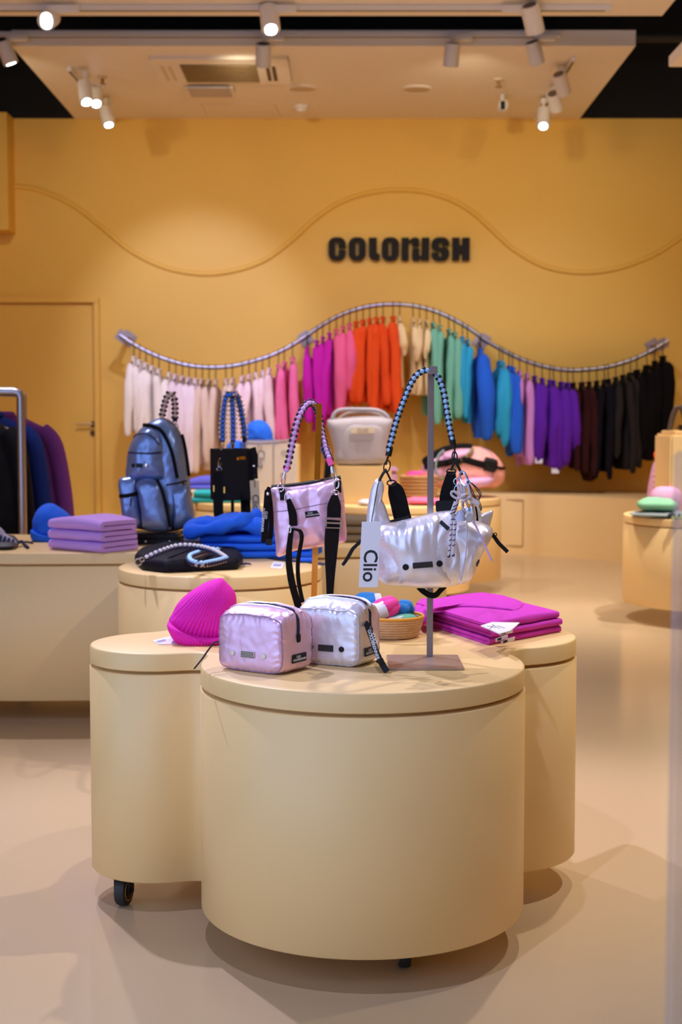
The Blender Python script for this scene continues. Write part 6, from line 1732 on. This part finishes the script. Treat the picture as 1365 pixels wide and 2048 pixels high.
# duffel bag
YD = 9.42
DUF = mat('pink_nylon', S(240, 170, 165), 0.45, bump=(40, 0.3), vary=0.08)
DUL = mat('lilac_nylon', S(215, 165, 205), 0.45, bump=(40, 0.3), vary=0.08)
df = thing('duffel_bag', 'large pink and lilac duffel bag with black straps on the third table', 'travel bag', P(928, 978, YD))
v_df = pil([(846, 966), (843, 940), (850, 918), (868, 902), (895, 895), (935, 893), (965, 895), (990, 908), (1006, 928), (1011, 950), (1004, 968), (985, 976), (940, 977), (880, 976)], YD, 0.20, Tb=0.14, n=96, rings=18, p=2.6, q=2.1, wr=0.012, ws=9, seed=101)
obj('body', v_df, DUF, df, ang=2.5)
v_de = pil([(845, 962), (845, 935), (854, 915), (872, 903), (888, 910), (892, 935), (886, 965), (866, 973)], YD-0.13, 0.09, Tb=0.02, n=64, rings=12, wr=0.006, ws=12, seed=102)
obj('end_pocket', v_de, DUL, df, ang=2.5)
v_ds = pil([(905, 972), (930, 956), (965, 953), (988, 957), (982, 970), (950, 977)], YD-0.16, 0.07, Tb=0.02, n=56, rings=10, seed=103)
obj('front_pocket', v_ds, DUL, df, ang=2.5)
v_dt = pil([(880, 912), (905, 901), (940, 897), (950, 906), (925, 920), (895, 932)], YD-0.12, 0.09, Tb=0.02, n=56, rings=10, seed=104)
obj('top_pocket', v_dt, DUL, df, ang=2.5)
DS = join(v_df, v_de, v_ds, v_dt)
stripe([(850, 925), (868, 912), (890, 902), (920, 896), (945, 897)], 0.05, BLACKF, df, 'shoulder_strap', DS, 0.008)
stripe([(852, 932), (870, 930), (892, 925), (912, 920), (930, 920), (950, 926), (975, 932)], 0.045, BLACKF, df, 'side_strap', DS, 0.008)
stripe([(968, 928), (990, 934)], 0.09, BLACKP, df, 'strap_pad', DS, 0.010)
stripe([(990, 934), (1002, 937), (1010, 936)], 0.02, BLACKF, df, 'side_strap', DS, 0.006)
stripe([(874, 950), (872, 930), (878, 912), (886, 906)], 0.030, mat('sage_cord', S(140, 160, 160), 0.7), df, 'cord', DS, 0.012)
stripe([(878, 957), (900, 950), (925, 920), (945, 900)], 0.022, mat('olive_cord', S(130, 120, 75), 0.7), df, 'cord', DS, 0.012)
stripe([(962, 896), (980, 905), (989, 925), (986, 950), (975, 968)], 0.008, PIPE_P, df, 'seam', DS, 0.004)

# ================================================================ right table
Yc = 8.15
col_ = thing('riser_column', 'tall cream display column at the right edge', 'display block', (P(1395, 1030, Yc).x, Yc, TZ4))
zc4 = P(1345, 868, Yc-0.1).z; xl4 = P(1341, 950, Yc-0.2).x
obj('column', box(xl4, xl4+0.42, Yc-0.2, Yc+0.2, TZ4+0.0005, zc4, 0.012), CREAM, col_)
obj('cap_plate', box(xl4+0.03, xl4+0.40, Yc-0.18, Yc+0.18, zc4-0.001, zc4+0.018, 0.006), CREAM, col_)
th_ = thing('tote_bag', 'dark tote with tall handles on the column at the right edge', 'handbag', (xl4+0.25, Yc, zc4+0.018))
obj('body', box(xl4+0.10, xl4+0.40, Yc-0.10, Yc+0.10, zc4+0.019, zc4+0.05, 0.012), LEATH, th_)
for yy, o_ in ((Yc-0.08, 0), (Yc+0.08, 5)):
    hp_ = smooth_path(pt([(1338+o_, 864), (1342+o_, 840), (1349+o_, 820), (1357+o_, 813), (1364+o_, 820), (1370+o_, 845), (1374+o_, 868)], yy), 5)
    hp_[0].z = zc4+0.04; hp_[-1].z = zc4+0.04
    obj('handle', tube(hp_, 0.009, 8), mat('handle_dark', (0.06, 0.035, 0.02), 0.6), th_)
yv4 = 8.52
PUF = mat('pink_puffer', S(225, 170, 205), 0.35, 0.2, bump=(30, 0.4), vary=0.08)
pv = thing('puffer_bag', 'pink puffer bag with black flap beside the tall column', 'handbag', (P(1322, 1010, yv4).x, yv4, TZ4))
pz_ = P(1322, 1025, yv4)
v_pv = pil([(1297, 1024), (1296, 990), (1302, 950), (1309, 925), (1322, 912), (1345, 908), (1366, 925), (1368, 980), (1366, 1024)], yv4, 0.10, n=72, rings=14, p=3, q=2.2, wr=0.012, ws=10, seed=111)
obj('body', v_pv, PUF, pv, ang=2.5)
v_pf = pil([(1318, 920), (1322, 900), (1332, 888), (1350, 886), (1352, 910), (1335, 924)], yv4-0.09, 0.05, n=48, rings=10, seed=112)
obj('flap', v_pf, SUIT, pv, ang=2.5)
for yy in (948, 960, 970):
    d_ = drape(v_pv, [(1310, yy+2), (1325, yy), (1345, yy-3)], 0.004)
    if len(d_) > 2: obj('quilt_ridge', tube([p for p, _ in d_], 0.014, 8), PUF, pv)
obj('pompom', ellipsoid(P(1314, 910, yv4-0.1), (Vector((0.018, 0, 0)), Vector((0, 0.018, 0)), Vector((0, 0, 0.026))), 12, 8), mat('red_felt', S(235, 70, 30), 0.8), pv)
obj('top_loop', loop(P(1328, 888, yv4-0.08), (1, 0, 0), (0, 0, 1), 0.014, 0.012, 0.007, 16, 6), PUF, pv)
yg4 = 7.72
def flatpile(pts_, Y, z0, h, m, label, nm, cat, seed, wr=0.01):
    o2 = [(P(a, 1030, Y).x, Y + dy) for a, dy in pts_]
    return single(nm, slab(o2, z0, h, n=56, rings=10, p=2.6, q=2, wr=wr, ws=9, seed=seed), m, label, cat, 'folded clothes on the right table', ang=2.5)
flatpile(((1264, -0.02), (1300, -0.1), (1370, -0.12), (1375, 0.18), (1300, 0.2), (1268, 0.1)), yg4+0.05, TZ4+0.0005, 0.035, mat('grey_fleece', S(140, 150, 150), 0.85), 'grey garment lowest in the pile on the right table', 'folded_garment', 'garment', 121)
flatpile(((1278, -0.04), (1305, -0.08), (1350, -0.07), (1352, 0.12), (1310, 0.16), (1282, 0.1)), yg4+0.06, TZ4+0.034, 0.07, mat('mint_fleece', S(135, 200, 155), 0.85), 'mint green garment in the middle of the pile on the right table', 'folded_garment', 'garment', 122)
flatpile(((1306, 0.0), (1330, -0.04), (1362, -0.03), (1366, 0.1), (1310, 0.1)), yg4+0.20, TZ4+0.0005, 0.165, mat('pink_fleece', S(215, 160, 195), 0.8), 'pink padded garment behind the mint one on the right table', 'folded_garment', 'garment', 123)
lc = thing('lanyard', 'black and lime cord bundle beside the mint garment', 'cord', (P(1352, 1036, 7.62).x, 7.62, TZ4))
for a, m_ in (([(1336, 1036), (1346, 1028), (1352, 1036), (1362, 1030)], C_BK), ([(1344, 1040), (1352, 1034), (1360, 1040), (1370, 1036)], mat('lime_cord', S(190, 215, 80), 0.6))):
    pp_ = [Vector((v.x, v.y, max(v.z, TZ4+0.014))) for v in smooth_path(pt(a, 7.60), 5)]
    obj('cord', tube(pp_, 0.012, 8), m_, lc)
pg = smooth_path([PZ(1250, 1026, TZ4+0.02), PZ(1262, 1029, TZ4+0.02), PZ(1275, 1031, TZ4+0.02)], 4)
